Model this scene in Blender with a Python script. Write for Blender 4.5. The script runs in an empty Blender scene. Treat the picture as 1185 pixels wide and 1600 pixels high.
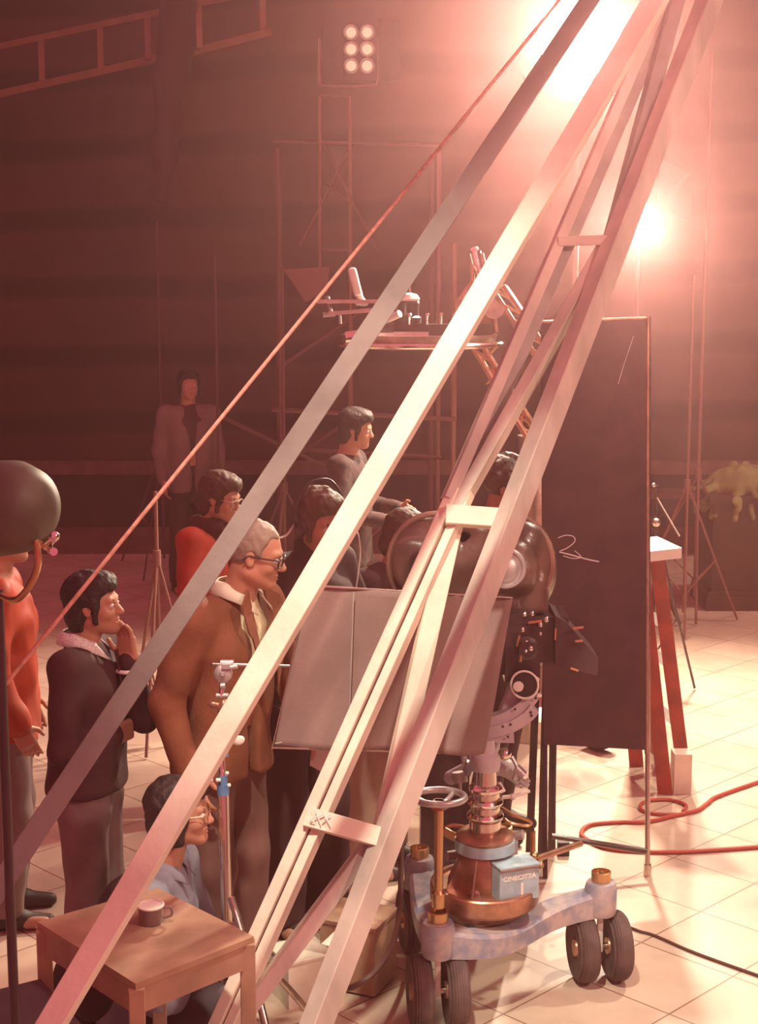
import bpy, math, random
import numpy as np
from mathutils import Vector, Matrix
R = math.radians
random.seed(4)
sc = bpy.context.scene

# ------------------------------------------------------------------ camera
F_PX = 2400.0
PITCH = R(8.88)
CAM = Vector((0, 0, 2.5))
cam_data = bpy.data.cameras.new('camera')
cam_data.sensor_fit = 'VERTICAL'
cam_data.sensor_height = 36
cam_data.lens = F_PX / 1600 * 36
cam_data.clip_end = 100
cam = bpy.data.objects.new('camera', cam_data)
sc.collection.objects.link(cam)
cam.location = CAM
cam.rotation_euler = (math.pi / 2 - PITCH, 0, 0)
sc.camera = cam

# ------------------------------------------------------------------ colour management, world, lights
sc.view_settings.view_transform = 'Standard'
sc.view_settings.look = 'None'
sc.view_settings.gamma = 1
sc.view_settings.use_curve_mapping = False
sc.view_settings.exposure = 0.0
sc.cycles.volume_bounces = 1
sc.cycles.sample_clamp_indirect = 4

HAZE_DENSITY = 0.011
HAZE_COLOR = (1.0, 0.50, 0.50, 1)
WORLD_COLOR = (0.90, 0.165, 0.225, 1)
WORLD_STRENGTH = 0.9

wd = bpy.data.worlds.new('studio_ambient'); sc.world = wd; wd.use_nodes = True
bg = wd.node_tree.nodes['Background']
bg.inputs[0].default_value = WORLD_COLOR
bg.inputs[1].default_value = WORLD_STRENGTH


def at(px, py, t):
    """point on the sight line of a pixel of the 1185x1600 frame, t metres along the camera axis"""
    a = (px - 592.5) / F_PX; b = (800 - py) / F_PX
    c, s = math.cos(PITCH), math.sin(PITCH)
    return Vector((a * t, t * (c + b * s), CAM.z + t * (b * c - s)))


def onz(px, py, z):
    b = (800 - py) / F_PX
    c, s = math.cos(PITCH), math.sin(PITCH)
    return at(px, py, (CAM.z - z) / (s - b * c))


def lamp_light(name, kind, loc, target, power, color, size=0.12, angle=100, blend=0.4):
    l = bpy.data.lights.new(name, kind)
    l.energy = power; l.color = color
    if kind == 'SPOT':
        l.spot_size = R(angle); l.spot_blend = blend; l.shadow_soft_size = size
    elif kind == 'AREA':
        l.size = size; l.shape = 'DISK'
    else:
        l.shadow_soft_size = size
    o = bpy.data.objects.new(name, l); sc.collection.objects.link(o)
    o.location = loc
    o.rotation_euler = (Vector(target) - Vector(loc)).to_track_quat('-Z', 'Y').to_euler()
    return o


KEY_POS = at(905, 58, 9.2)
SIDE_POS = at(1000, 342, 10.2)
WARM = (1.0, 0.76, 0.56)
lamp_light('key_lamp_light', 'SPOT', KEY_POS + Vector((-.02, -.20, -.04)), (0.2, 4.6, 0.6), 1500, WARM, 0.10, 150, .5)
lamp_light('side_lamp_light', 'SPOT', SIDE_POS + Vector((-.03, -.16, -.05)), (0.9, 5.0, 0.2), 600, WARM, 0.08, 150, .5)
lamp_light('overhead_lamp_light', 'SPOT', (3.8, 7.8, 6.4), (1.9, 5.5, 0.0), 1400, (1.0, .92, .68), 0.16, 74, .5)
lamp_light('top_lamp_light', 'SPOT', (-0.4, 2.0, 5.8), (0.22, 4.6, 0.75), 1500, (1.0, .90, .68), 0.10, 25, .75)
lamp_light('background_fill_light', 'SPOT', (5.6, 9.4, 6.0), (2.7, 11.4, 0.3), 900, (1.0, .80, .58), 0.12, 52, .6)  # added unseen fill, brightens the cloth, floor and wall at back right
lamp_light('front_lamp_light', 'SPOT', (4.2, 1.2, 4.6), (0.0, 5.2, 1.2), 750, (1.0, .66, .5), 0.25, 50, .6)

# ------------------------------------------------------------------ materials
MATS = {}


def mat(name, col, rough=0.6, metal=0.0, var=0.0, vscale=6.0, bump=0.0, bscale=40.0, col2=None, emit=None, estr=0, sheen=0, coat=0, stretch=None):
    if name in MATS: return MATS[name]
    m = bpy.data.materials.new(name); m.use_nodes = True
    nt = m.node_tree; bs = nt.nodes['Principled BSDF']
    bs.inputs['Base Color'].default_value = (*col, 1)
    bs.inputs['Roughness'].default_value = rough
    bs.inputs['Metallic'].default_value = metal
    if sheen: bs.inputs['Sheen Weight'].default_value = sheen
    if coat: bs.inputs['Coat Weight'].default_value = coat
    tc = nt.nodes.new('ShaderNodeTexCoord')
    mp = nt.nodes.new('ShaderNodeMapping'); nt.links.new(tc.outputs['Object'], mp.inputs[0])
    if stretch: mp.inputs['Scale'].default_value = stretch
    nz = nt.nodes.new('ShaderNodeTexNoise'); nt.links.new(mp.outputs[0], nz.inputs[0])
    nz.inputs['Scale'].default_value = vscale; nz.inputs['Detail'].default_value = 5
    if var > 0 or col2:
        c2 = col2 or tuple(max(0, c * (1 - var)) for c in col)
        mx = nt.nodes.new('ShaderNodeMix'); mx.data_type = 'RGBA'
        mx.inputs[6].default_value = (*col, 1); mx.inputs[7].default_value = (*c2, 1)
        rp = nt.nodes.new('ShaderNodeMapRange'); rp.inputs[1].default_value = .38; rp.inputs[2].default_value = .62
        nt.links.new(nz.outputs[0], rp.inputs[0]); nt.links.new(rp.outputs[0], mx.inputs[0])
        nt.links.new(mx.outputs[2], bs.inputs['Base Color'])
    if bump > 0:
        n2 = nt.nodes.new('ShaderNodeTexNoise'); n2.inputs['Scale'].default_value = bscale; n2.inputs['Detail'].default_value = 4
        nt.links.new(mp.outputs[0], n2.inputs[0])
        bp = nt.nodes.new('ShaderNodeBump'); bp.inputs['Strength'].default_value = bump; bp.inputs['Distance'].default_value = .01
        nt.links.new(n2.outputs[0], bp.inputs['Height']); nt.links.new(bp.outputs[0], bs.inputs['Normal'])
    if emit:
        bs.inputs['Emission Color'].default_value = (*emit, 1); bs.inputs['Emission Strength'].default_value = estr
    MATS[name] = m
    return m


WOOD = mat('weathered_wood', (.62, .52, .46), .65, var=.35, vscale=5, bump=.25, bscale=30, stretch=(1, 1, .4))
WOOD_GREY = mat('grey_wood', (.38, .32, .31), .7, var=.35, vscale=4, bump=.25, bscale=30)
UNLIT_WOOD = mat('unlit_grey_timber', (.22, .17, .16), .75, var=.3, vscale=4, bump=.25, bscale=30)  # same timber as the other boards, darkened in colour to look unlit
WOOD_PALE = mat('pale_wood', (.80, .70, .58), .6, var=.2, vscale=5, bump=.2, bscale=30)
WOOD_DARK = mat('dark_web_wood', (.10, .07, .08), .8, var=.3)
WOOD_TABLE = mat('table_wood', (.42, .25, .17), .5, var=.3, vscale=8, bump=.1)
WOOD_CRATE = mat('crate_wood', (.42, .24, .16), .7, var=.3, vscale=7, bump=.2)
WOOD_PED = mat('pedestal_wood', (.07, .022, .013), .5, var=.3)
RED_PAINT = mat('red_paint', (.36, .04, .03), .45, var=.35, vscale=9)
WHITE_PAINT = mat('white_paint', (.82, .78, .70), .5, var=.1)
ROPE = mat('red_rope', (.55, .22, .17), .7, var=.3, vscale=60)
BLACKP = mat('black_panel', (.065, .020, .024), .75, var=.35, vscale=9, bump=.15, bscale=80)
BLACKM = mat('black_metal', (.045, .019, .023), .35, var=.3, coat=.3)
BLACK_RUB = mat('black_rubber', (.028, .015, .015), .6)
CHROME = mat('chrome', (.75, .66, .6), .16, 1.0, bump=.05, bscale=20)
STEEL = mat('brushed_steel', (.62, .52, .46), .3, 1.0, var=.2, vscale=20)
ALU = mat('cast_aluminium', (.55, .50, .50), .42, .6, var=.25, vscale=15)
GREYP = mat('pale_grey_paint', (.50, .44, .46), .45, var=.15, vscale=12)
COPPER = mat('worn_bronze', (.52, .27, .18), .35, .7, var=.4, vscale=14)
BRASS = mat('brass', (.62, .38, .2), .3, .9, var=.2)
BLUEP = mat('light_blue_paint', (.36, .48, .56), .45, var=.25, vscale=18)
BLUE_DARK = mat('blue_collar_paint', (.10, .22, .42), .4, var=.2)
CHASSIS = mat('chipped_blue_grey_paint', (.24, .25, .33), .5, vscale=16, col2=(.48, .40, .38), bump=.15)
TYRE = mat('tyre_rubber', (.12, .075, .07), .75, var=.3, vscale=20, bump=.1)
LEATHER = mat('brown_leather', (.15, .075, .06), .33, var=.45, vscale=9, bump=.8, bscale=11, coat=.3)
CLOTHG = mat('grey_canvas', (.26, .165, .15), .85, var=.2, vscale=5, bump=.15, bscale=150)
CHALK = mat('white_chalk', (.75, .66, .66), .9)
REDCABLE = mat('red_cable_sheath', (.42, .07, .05), .45)
DARKCABLE = mat('dark_cable_sheath', (.07, .025, .02), .5)
GLASSW = mat('lens_glass', (.5, .42, .36), .08, .4)
GREEN_CLOTH = mat('green_cloth', (.26, .24, .09), .8, var=.4, vscale=6)
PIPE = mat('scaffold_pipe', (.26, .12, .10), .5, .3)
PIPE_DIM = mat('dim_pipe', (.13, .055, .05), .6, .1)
DUST = mat('dark_fabric_drape', (.05, .013, .018), .9)
# people
SKIN = mat('skin', (.50, .24, .16), .5, var=.12, vscale=12)
SKIN_DK = mat('skin_shaded', (.46, .21, .14), .5, var=.12, vscale=12)
HAIR_BLK = mat('black_hair', (.020, .010, .009), .6, bump=.5, bscale=70)
HAIR_BRN = mat('brown_hair', (.075, .035, .022), .6, bump=.5, bscale=70)
HAIR_GREY = mat('greying_hair', (.28, .19, .15), .65, bump=.4, bscale=70)
EYEW = mat('eye_white', (.6, .5, .45), .3)
IRIS = mat('dark_iris', (.02, .01, .01), .2)
LIP = mat('lips', (.40, .12, .09), .45)


# ------------------------------------------------------------------ mesh builder
class MB:
    def __init__(s): s.v = []; s.f = []; s.pieces = []

    def add(s, vs, fs):
        vs = list(vs); fs = list(fs); s.pieces.append((vs, fs))
        o = len(s.v); s.v += [Vector(v) for v in vs]; s.f += [tuple(i + o for i in f) for f in fs]; return s

    def box(s, c, size, rot=None):
        c = Vector(c); hx, hy, hz = [q / 2 for q in size]
        vs = [Vector((x, y, z)) for x in (-hx, hx) for y in (-hy, hy) for z in (-hz, hz)]
        if rot is not None: vs = [rot @ v for v in vs]
        return s.add([c + v for v in vs], [(0, 1, 3, 2), (4, 6, 7, 5), (0, 4, 5, 1), (2, 3, 7, 6), (0, 2, 6, 4), (1, 5, 7, 3)])

    def beam(s, p0, p1, w, h, roll=0.0, ref=None):
        """board from p0 to p1; w across the sight line, h along it, rolled about its own axis"""
        p0 = Vector(p0); p1 = Vector(p1); d = (p1 - p0).normalized()
        ref = Vector(ref) if ref is not None else ((p0 + p1) / 2 - CAM).normalized()
        u = d.cross(ref).normalized(); n = u.cross(d).normalized()
        q = Matrix.Rotation(roll, 3, d); u = q @ u; n = q @ n
        bv = min(w, h) * .06
        prof = []
        for sx, sy in ((-1, -1), (1, -1), (1, 1), (-1, 1)):
            a = (sx * (w / 2 - bv), sy * h / 2); b = (sx * w / 2, sy * (h / 2 - bv))
            prof += [b, a] if sx * sy > 0 else [a, b]
        vs = [p + u * a + n * b for p in (p0, p1) for a, b in prof]
        k = len(prof)
        fs = [(i, (i + 1) % k, k + (i + 1) % k, k + i) for i in range(k)] + [tuple(range(k))[::-1], tuple(range(k, 2 * k))]
        return s.add(vs, fs)

    def cyl(s, p0, p1, r0, r1=None, n=16, cap=True):
        r1 = r0 if r1 is None else r1
        p0 = Vector(p0); p1 = Vector(p1); d = (p1 - p0).normalized()
        u = d.orthogonal().normalized(); w = d.cross(u)
        vs = []
        for p, r in ((p0, r0), (p1, r1)):
            for i in range(n):
                a = 2 * math.pi * i / n; vs.append(p + (u * math.cos(a) + w * math.sin(a)) * r)
        fs = [(i, (i + 1) % n, n + (i + 1) % n, n + i) for i in range(n)]
        if cap: fs += [tuple(range(n))[::-1], tuple(range(n, 2 * n))]
        return s.add(vs, fs)

    def tube(s, pts, r, n=8, closed=False):
        pts = [Vector(p) for p in pts]; m = len(pts); rings = []
        u = None
        for i, p in enumerate(pts):
            if closed: d = pts[(i + 1) % m] - pts[i - 1]
            else: d = pts[min(i + 1, m - 1)] - pts[max(i - 1, 0)]
            d.normalize()
            u = d.orthogonal().normalized() if u is None else (u - d * u.dot(d)).normalized()
            w = d.cross(u); rr = r[i] if isinstance(r, (list, tuple)) else r
            rings += [p + (u * math.cos(2 * math.pi * k / n) + w * math.sin(2 * math.pi * k / n)) * rr for k in range(n)]
        fs = []
        for i in range(m if closed else m - 1):
            a = i * n; b = ((i + 1) % m) * n
            fs += [(a + k, a + (k + 1) % n, b + (k + 1) % n, b + k) for k in range(n)]
        if not closed: fs += [tuple(range(n))[::-1], tuple(range((m - 1) * n, m * n))]
        return s.add(rings, fs)

    def lathe(s, prof, org, axis=(0, 0, 1), n=32):
        """prof: list of (radius, height along axis)"""
        org = Vector(org); d = Vector(axis).normalized(); u = d.orthogonal().normalized(); w = d.cross(u)
        vs = [org + d * z + (u * math.cos(2 * math.pi * k / n) + w * math.sin(2 * math.pi * k / n)) * max(r, 1e-4) for r, z in prof for k in range(n)]
        fs = []
        for i in range(len(prof) - 1):
            fs += [(i * n + k, i * n + (k + 1) % n, (i + 1) * n + (k + 1) % n, (i + 1) * n + k) for k in range(n)]
        fs += [tuple(range(n))[::-1], tuple(range((len(prof) - 1) * n, len(prof) * n))]
        return s.add(vs, fs)

    def ball(s, c, r, n=16, rot=None):
        c = Vector(c); r = (r, r, r) if not isinstance(r, (tuple, list)) else r
        m = n // 2; vs = []
        for i in range(m + 1):
            th = math.pi * i / m
            for k in range(n):
                a = 2 * math.pi * k / n
                v = Vector((r[0] * math.sin(th) * math.cos(a), r[1] * math.sin(th) * math.sin(a), r[2] * math.cos(th)))
                vs.append(c + (rot @ v if rot is not None else v))
        fs = [(i * n + k, (i + 1) * n + k, (i + 1) * n + (k + 1) % n, i * n + (k + 1) % n) for i in range(m) for k in range(n)]
        return s.add(vs, fs)

    def prism(s, poly, thick):
        """poly: 3-D points; thick: offset vector"""
        poly = [Vector(p) for p in poly]; t = Vector(thick); n = len(poly)
        fs = [tuple(range(n)), tuple(range(n, 2 * n))[::-1]] + [(i, n + i, n + (i + 1) % n, (i + 1) % n) for i in range(n)]
        return s.add(poly + [p + t for p in poly], fs)

    def torus(s, c, axis, R_, r, n=40, m=10, arc=(0, 2 * math.pi)):
        d = Vector(axis).normalized(); u = d.orthogonal().normalized(); w = d.cross(u); c = Vector(c)
        full = abs(arc[1] - arc[0] - 2 * math.pi) < 1e-6
        k = n if full else n + 1
        pts = [c + (u * math.cos(arc[0] + (arc[1] - arc[0]) * i / n) + w * math.sin(arc[0] + (arc[1] - arc[0]) * i / n)) * R_ for i in range(k)]
        return s.tube(pts, r, m, closed=full)

    def each(s, name, m, parent=None):
        out = []
        for v, f in s.pieces:
            out.append(MB().add(v, f).obj(name, m, parent))
        return out

    def obj(s, name, m, parent=None, origin=None, ang=38):
        return link_mesh(name, [tuple(v) for v in s.v], s.f, m, parent, origin, ang)


ROOTLOC = {}


def link_mesh(name, verts, faces, m, parent=None, origin=None, ang=38):
    v = np.array(verts, dtype=np.float64).reshape(-1, 3)
    if parent is not None: org = ROOTLOC[parent.name]
    elif origin is not None: org = np.array(origin, dtype=float)
    else: org = np.array([(v[:, 0].min() + v[:, 0].max()) / 2, (v[:, 1].min() + v[:, 1].max()) / 2, v[:, 2].min()])
    me = bpy.data.meshes.new(name)
    vl = v - org
    me.from_pydata(vl.tolist(), [], faces if isinstance(faces, list) else faces.tolist())
    me.materials.append(m)
    me.polygons.foreach_set('use_smooth', [True] * len(me.polygons))
    me.update()
    if ang < 170: me.set_sharp_from_angle(angle=R(ang))
    o = bpy.data.objects.new(name, me); sc.collection.objects.link(o)
    if parent is not None: o.parent = parent
    else: o.location = org
    ROOTLOC[o.name] = org
    return o


def thing(name, label, cat, loc, group=None):
    o = bpy.data.objects.new(name, None); sc.collection.objects.link(o)
    o.empty_display_size = .1
    o.location = loc; o['label'] = label; o['category'] = cat
    if group: o['group'] = group
    ROOTLOC[o.name] = np.array(Vector(loc))
    return o


def tag(o, label, cat, group=None):
    o['label'] = label; o['category'] = cat
    if group: o['group'] = group
    return o


def struct(o):
    o['kind'] = 'structure'; return o


def curve_pts(ctrl, n=8):
    """Catmull-Rom through control points"""
    P = [Vector(p) for p in ctrl]; P = [2 * P[0] - P[1]] + P + [2 * P[-1] - P[-2]]; out = []
    for i in range(1, len(P) - 2):
        for k in range(n):
            t = k / n; a, b, c, d = P[i - 1], P[i], P[i + 1], P[i + 2]
            out.append(.5 * ((2 * b) + (c - a) * t + (2 * a - 5 * b + 4 * c - d) * t * t + (3 * b - a - 3 * c + d) * t ** 3))
    out.append(P[-2]); return out


# ------------------------------------------------------------------ smooth-blended solids, meshed with surface nets
def V3(p): return np.array([p[0], p[1], p[2]], dtype=np.float32)


class Blend:
    def __init__(s): s.p = []

    def cone(s, a, b, r1, r2=None, k=.02, op='+'):
        a = V3(a); b = V3(b); r2 = r1 if r2 is None else r2; m = max(r1, r2)
        s.p.append(('c', (a, b, r1, r2), np.minimum(a, b) - m, np.maximum(a, b) + m, k, op)); return s

    def ell(s, c, r, rot=None, k=.02, op='+'):
        c = V3(c); r = V3(r) if hasattr(r, '__len__') else V3((r, r, r)); rm = np.array(rot, dtype=np.float32) if rot is not None else np.eye(3, dtype=np.float32)
        sc_ = float(np.linalg.norm(rm[:, 0])); rm = rm / sc_; r = r * sc_
        e = np.abs(rm) @ r
        s.p.append(('e', (c, r, rm), c - e, c + e, k, op)); return s

    def box(s, c, h, rot=None, rad=.01, k=.02, op='+'):
        c = V3(c); h = V3(h); rm = np.array(rot, dtype=np.float32) if rot is not None else np.eye(3, dtype=np.float32)
        sc_ = float(np.linalg.norm(rm[:, 0])); rm = rm / sc_; h = h * sc_; rad = rad * sc_
        e = np.abs(rm) @ h
        s.p.append(('b', (c, h, rm, rad), c - e, c + e, k, op)); return s

    def mesh(s, h, noise=None):
        pos = [q for q in s.p if q[5] == '+']
        lo = np.min([q[2] for q in pos], 0) - 4 * h; hi = np.max([q[3] for q in pos], 0) + 4 * h
        n = np.ceil((hi - lo) / h).astype(int) + 1
        ax = [(lo[i] + h * np.arange(n[i])).astype(np.float32) for i in range(3)]
        f = np.full(tuple(n), 1.0, dtype=np.float32)
        for kind, a, l, u, k, op in s.p:
            m = k + 3 * h
            i0 = np.clip(np.floor((l - m - lo) / h).astype(int), 0, n); i1 = np.clip(np.ceil((u + m - lo) / h).astype(int) + 1, 0, n)
            if np.any(i1 <= i0): continue
            X, Y, Z = np.meshgrid(*[ax[i][i0[i]:i1[i]] for i in range(3)], indexing='ij')
            P = np.stack([X, Y, Z], -1)
            if kind == 'c':
                A, B, r1, r2 = a; ba = B - A; bb = max(float(ba @ ba), 1e-9)
                t = np.clip(((P - A) @ ba) / bb, 0, 1)
                d = np.linalg.norm(P - A - t[..., None] * ba, axis=-1) - (r1 + (r2 - r1) * t)
            elif kind == 'e':
                C, r, rm = a; q = (P - C) @ rm
                k0 = np.linalg.norm(q / r, axis=-1); k1 = np.linalg.norm(q / (r * r), axis=-1) + 1e-6
                d = k0 * (k0 - 1) / k1
            else:
                C, hh, rm, rad = a; q = np.abs((P - C) @ rm) - (hh - rad)
                d = np.linalg.norm(np.maximum(q, 0), axis=-1) + np.minimum(q.max(-1), 0) - rad
            sl = tuple(slice(i0[i], i1[i]) for i in range(3)); g = f[sl]
            if op == '+':
                t = np.clip(.5 + .5 * (g - d) / k, 0, 1); f[sl] = g * (1 - t) + d * t - k * t * (1 - t)
            else:
                t = np.clip(.5 - .5 * (g + d) / k, 0, 1); f[sl] = g * (1 - t) - d * t + k * t * (1 - t)
        if noise:
            amp, fr = noise
            X, Y, Z = np.meshgrid(*ax, indexing='ij')
            f += amp * (np.sin(X * fr + 2.1 * np.sin(Z * fr * .6)) * np.sin(Y * fr * 1.1 + 1.3 * np.sin(X * fr * .7)) + .7 * np.sin(Z * fr * .9 + 2 * np.sin(Y * fr * .8 + X * fr * .5)))
        # surface nets
        ins = f < 0
        c = [ins[x:n[0] - 1 + x, y:n[1] - 1 + y, z:n[2] - 1 + z] for x in (0, 1) for y in (0, 1) for z in (0, 1)]
        cnt = sum(q.astype(np.int8) for q in c)
        act = (cnt > 0) & (cnt < 8)
        idx = np.argwhere(act); vid = -np.ones(act.shape, dtype=np.int64); vid[act] = np.arange(len(idx))
        corner = [(x, y, z) for x in (0, 1) for y in (0, 1) for z in (0, 1)]
        vals = [f[idx[:, 0] + x, idx[:, 1] + y, idx[:, 2] + z] for x, y, z in corner]
        acc = np.zeros((len(idx), 3)); num = np.zeros(len(idx))
        for i in range(8):
            for j in range(i + 1, 8):
                if sum(abs(corner[i][q] - corner[j][q]) for q in range(3)) != 1: continue
                a, b = vals[i], vals[j]; cr = (a < 0) != (b < 0)
                t = np.where(cr, a / np.where(cr, a - b, 1), 0)
                p = np.array(corner[i]) + t[:, None] * (np.array(corner[j]) - np.array(corner[i]))
                acc += np.where(cr[:, None], p, 0); num += cr
        verts = lo + h * (idx + acc / num[:, None])
        quads = []
        for axi in range(3):
            o1, o2 = [(1, 2), (2, 0), (0, 1)][axi]
            sa = [slice(None)] * 3; sb = [slice(None)] * 3; sa[axi] = slice(0, -1); sb[axi] = slice(1, None)
            A = ins[tuple(sa)]; B = ins[tuple(sb)]
            e = np.argwhere(A != B)
            e = e[(e[:, o1] > 0) & (e[:, o2] > 0) & (e[:, o1] < n[o1] - 1) & (e[:, o2] < n[o2] - 1)]
            fl = A[e[:, 0], e[:, 1], e[:, 2]]
            q = []
            for d1, d2 in ((-1, -1), (0, -1), (0, 0), (-1, 0)):
                g = e.copy(); g[:, o1] += d1; g[:, o2] += d2; q.append(vid[g[:, 0], g[:, 1], g[:, 2]])
            q = np.stack(q, 1); q[~fl] = q[~fl][:, ::-1]; quads.append(q)
        return verts, np.concatenate(quads)

    def obj(s, name, m, parent=None, h=.006, T=None, noise=None, origin=None):
        v, f = s.mesh(h, noise)
        if T is not None:
            M = np.array(T); v = v @ M[:3, :3].T + M[:3, 3]
        return link_mesh(name, v, f, m, parent, origin, 180)


# ------------------------------------------------------------------ people
def hand_into(B, wrist, d, lat, nrm, curl=.5, thumb=.7):
    """wrist point, d = towards fingertips, lat = thumb side, nrm = palm side"""
    d = Vector(d).normalized(); nrm = Vector(nrm); nrm = (nrm - d * nrm.dot(d)).normalized()
    lat2 = d.cross(nrm); lat = lat2 if lat2.dot(Vector(lat)) > 0 else -lat2
    w = Vector(wrist); rm = Matrix((d, lat, nrm)).transposed()
    B.box(w + d * .048, (.048, .040, .014), rm, .012, .02)
    for k, (o, L) in enumerate(((.030, .072), (.010, .080), (-.010, .074), (-.029, .060))):
        b = w + d * .088 + lat * o; a1 = curl * (.5 + .12 * k); a2 = curl * (1.25 + .15 * k); a3 = curl * (1.9 + .1 * k)
        p1 = b + (d * math.cos(a1) + nrm * math.sin(a1)) * L * .45
        p2 = p1 + (d * math.cos(a2) + nrm * math.sin(a2)) * L * .32
        p3 = p2 + (d * math.cos(a3) + nrm * math.sin(a3)) * L * .25
        B.cone(b - d * .02, p1, .0098, .009, .004); B.cone(p1, p2, .009, .0082, .003); B.cone(p2, p3, .0082, .007, .003)
    b = w + d * .022 + lat * .030; q = (d * thumb + lat * .75 + nrm * .35).normalized(); p1 = b + q * .045
    q2 = (d * (thumb + .5) + lat * .25 + nrm * .45).normalized(); p2 = p1 + q2 * .034
    B.cone(b, p1, .014, .0105, .010); B.cone(p1, p2, .0105, .008, .003)


def rot_axes(yaw, pitch, roll=0):
    return Matrix.Rotation(R(yaw), 3, 'Z') @ Matrix.Rotation(R(pitch), 3, 'Y') @ Matrix.Rotation(R(roll), 3, 'X')


JD = dict(pelvis=(0, 0, .95), waist=(0, 0, 1.09), chest=(.01, 0, 1.28), neck=(-.015, 0, 1.46), head=(.02, 0, 1.635),
          shL=(-.01, .185, 1.41), elL=(-.04, .235, 1.13), wrL=(.06, .225, .90), shR=(-.01, -.185, 1.41), elR=(-.04, -.235, 1.13), wrR=(.06, -.225, .90),
          hipL=(0, .09, .93), knL=(.02, .10, .50), anL=(-.02, .11, .09), hipR=(0, -.09, .93), knR=(.02, -.10, .50), anR=(-.02, -.11, .09))


def make_person(label, base, heading, s, pose=None, head=(0, 0, 0), hair='short', hair_mat=None, top=None, trousers=None, hands=None,
                skin=None, h=.0058, glasses=False, collar=None, open_jacket=None, top_mat=None, trouser_mat=None, shoe_mat=None, hem=.86, top_noise=.0035,
                turtleneck=False, hscale=.92, bell=.0, bulk=1.0, group=None, brows=True, puff=0.0, lean=0):
    J = {k: Vector(v) for k, v in JD.items()}
    for k, v in (pose or {}).items(): J[k] = Vector(v)
    skin = skin or SKIN
    T = Matrix.Translation(Vector(base)) @ Matrix.Rotation(R(heading), 4, 'Z') @ Matrix.Diagonal((s, s, s, 1))
    root = thing('person', label, 'person', Vector(base), group)
    H = J['head']; HR = rot_axes(*head) * hscale; ax = HR

    def hp(x, y, z): return H + HR @ Vector((x, y, z))
    B = Blend()
    # torso, limbs
    for y in (-.06, .06):
        q = Vector((0, y, 0))
        B.cone(J['pelvis'] + q, J['waist'] + q * .8, .105, .095, .05); B.cone(J['waist'] + q * .8, J['chest'] + q, .095, .105, .05)
    B.cone(J['shL'], J['shR'], .055, .055, .06)
    for S in 'LR':
        B.cone(J['sh' + S], J['el' + S], .048, .038, .03); B.cone(J['el' + S], J['wr' + S], .040, .026, .015)
        B.cone(J['hip' + S], J['kn' + S], .082, .055, .03); B.cone(J['kn' + S], J['an' + S], .054, .036, .02)
        sg = 1 if S == 'L' else -1
        fd = Vector((J['kn' + S].x - J['hip' + S].x, 0, 0)); B.cone(J['an' + S] + Vector((-.04, 0, -.045)), J['an' + S] + Vector((.15, sg * .02, -.06)), .036, .026, .03)
        hd = (hands or {}).get(S)
        w = J['wr' + S]; fore = (w - J['el' + S]).normalized()
        if hd is None: hd = dict(d=fore + Vector((.1, 0, -.2)), lat=(1, 0, 0), nrm=(0, -sg, 0), curl=.45)
        hand_into(B, w, hd['d'], hd['lat'], hd['nrm'], hd.get('curl', .5), hd.get('thumb', .7))
    # neck and head
    B.cone(J['neck'] - Vector((0, 0, .03)), hp(-.025, 0, -.06), .062, .053, .03)
    B.ell(hp(-.012, 0, .032), (.096, .076, .087), HR, .02)
    B.ell(hp(.030, 0, -.030), (.062, .060, .078), HR, .03)
    B.cone(hp(.0, .05, -.062), hp(.066, .010, -.094), .019, .018, .03); B.cone(hp(.0, -.05, -.062), hp(.066, -.010, -.094), .019, .018, .03)
    B.ell(hp(.076, 0, -.095), (.017, .020, .016), HR, .015)
    B.cone(hp(.076, -.034, .020), hp(.076, .034, .020), .0135, .0135, .014)
    for y in (-.033, .033):
        B.ell(hp(.093, y, -.001), (.016, .017, .012), HR, .010, '-')
        B.ell(hp(.058, y * 1.25, -.030), (.026, .020, .022), HR, .02)
    B.cone(hp(.083, 0, .012), hp(.110, 0, -.028), .0085, .0115, .010)
    for y in (-.011, .011): B.ell(hp(.100, y, -.033), (.011, .008, .008), HR, .006)
    B.cone(hp(.086, -.019, -.059), hp(.086, .019, -.059), .0065, .0065, .008)
    B.cone(hp(.085, -.016, -.071), hp(.085, .016, -.071), .0075, .0075, .006)
    B.box(hp(.096, 0, -.065), (.008, .022, .0012), HR, .001, .002, '-')
    for y in (-.078, .078):
        B.ell(hp(-.006, y, -.008), (.019, .008, .032), HR @ Matrix.Rotation(R(-12), 3, 'Y'), .006)
        B.ell(hp(.002, y * 1.09, -.006), (.009, .006, .017), HR, .005, '-')
    B.obj('body', skin, root, h, T)
    # eyes, brows
    for y in (-.032, .032):
        e = MB().ball(T @ hp(.0795, y, -.001), .0125 * s, 14).obj('eye', EYEW, root)
        MB().ball(T @ hp(.0885, y + .0, -.001), .0055 * s, 10).obj('iris', IRIS, e)
    if brows:
        for y in (-1, 1):
            MB().tube([T @ hp(.086, y * .014, .017), T @ hp(.089, y * .030, .024), T @ hp(.076, y * .047, .019)], [.004 * s, .0045 * s, .002 * s], 6).obj('eyebrow', hair_mat or HAIR_BLK, root)
    lm = MB().tube([T @ hp(.086, -.02, -.063), T @ hp(.0945, 0, -.0605), T @ hp(.086, .02, -.063)], [.002 * s, .0045 * s, .002 * s], 6)
    lm.tube([T @ hp(.085, -.017, -.071), T @ hp(.0945, 0, -.0725), T @ hp(.085, .017, -.071)], [.002 * s, .0052 * s, .002 * s], 6).obj('lips', LIP, root)
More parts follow.
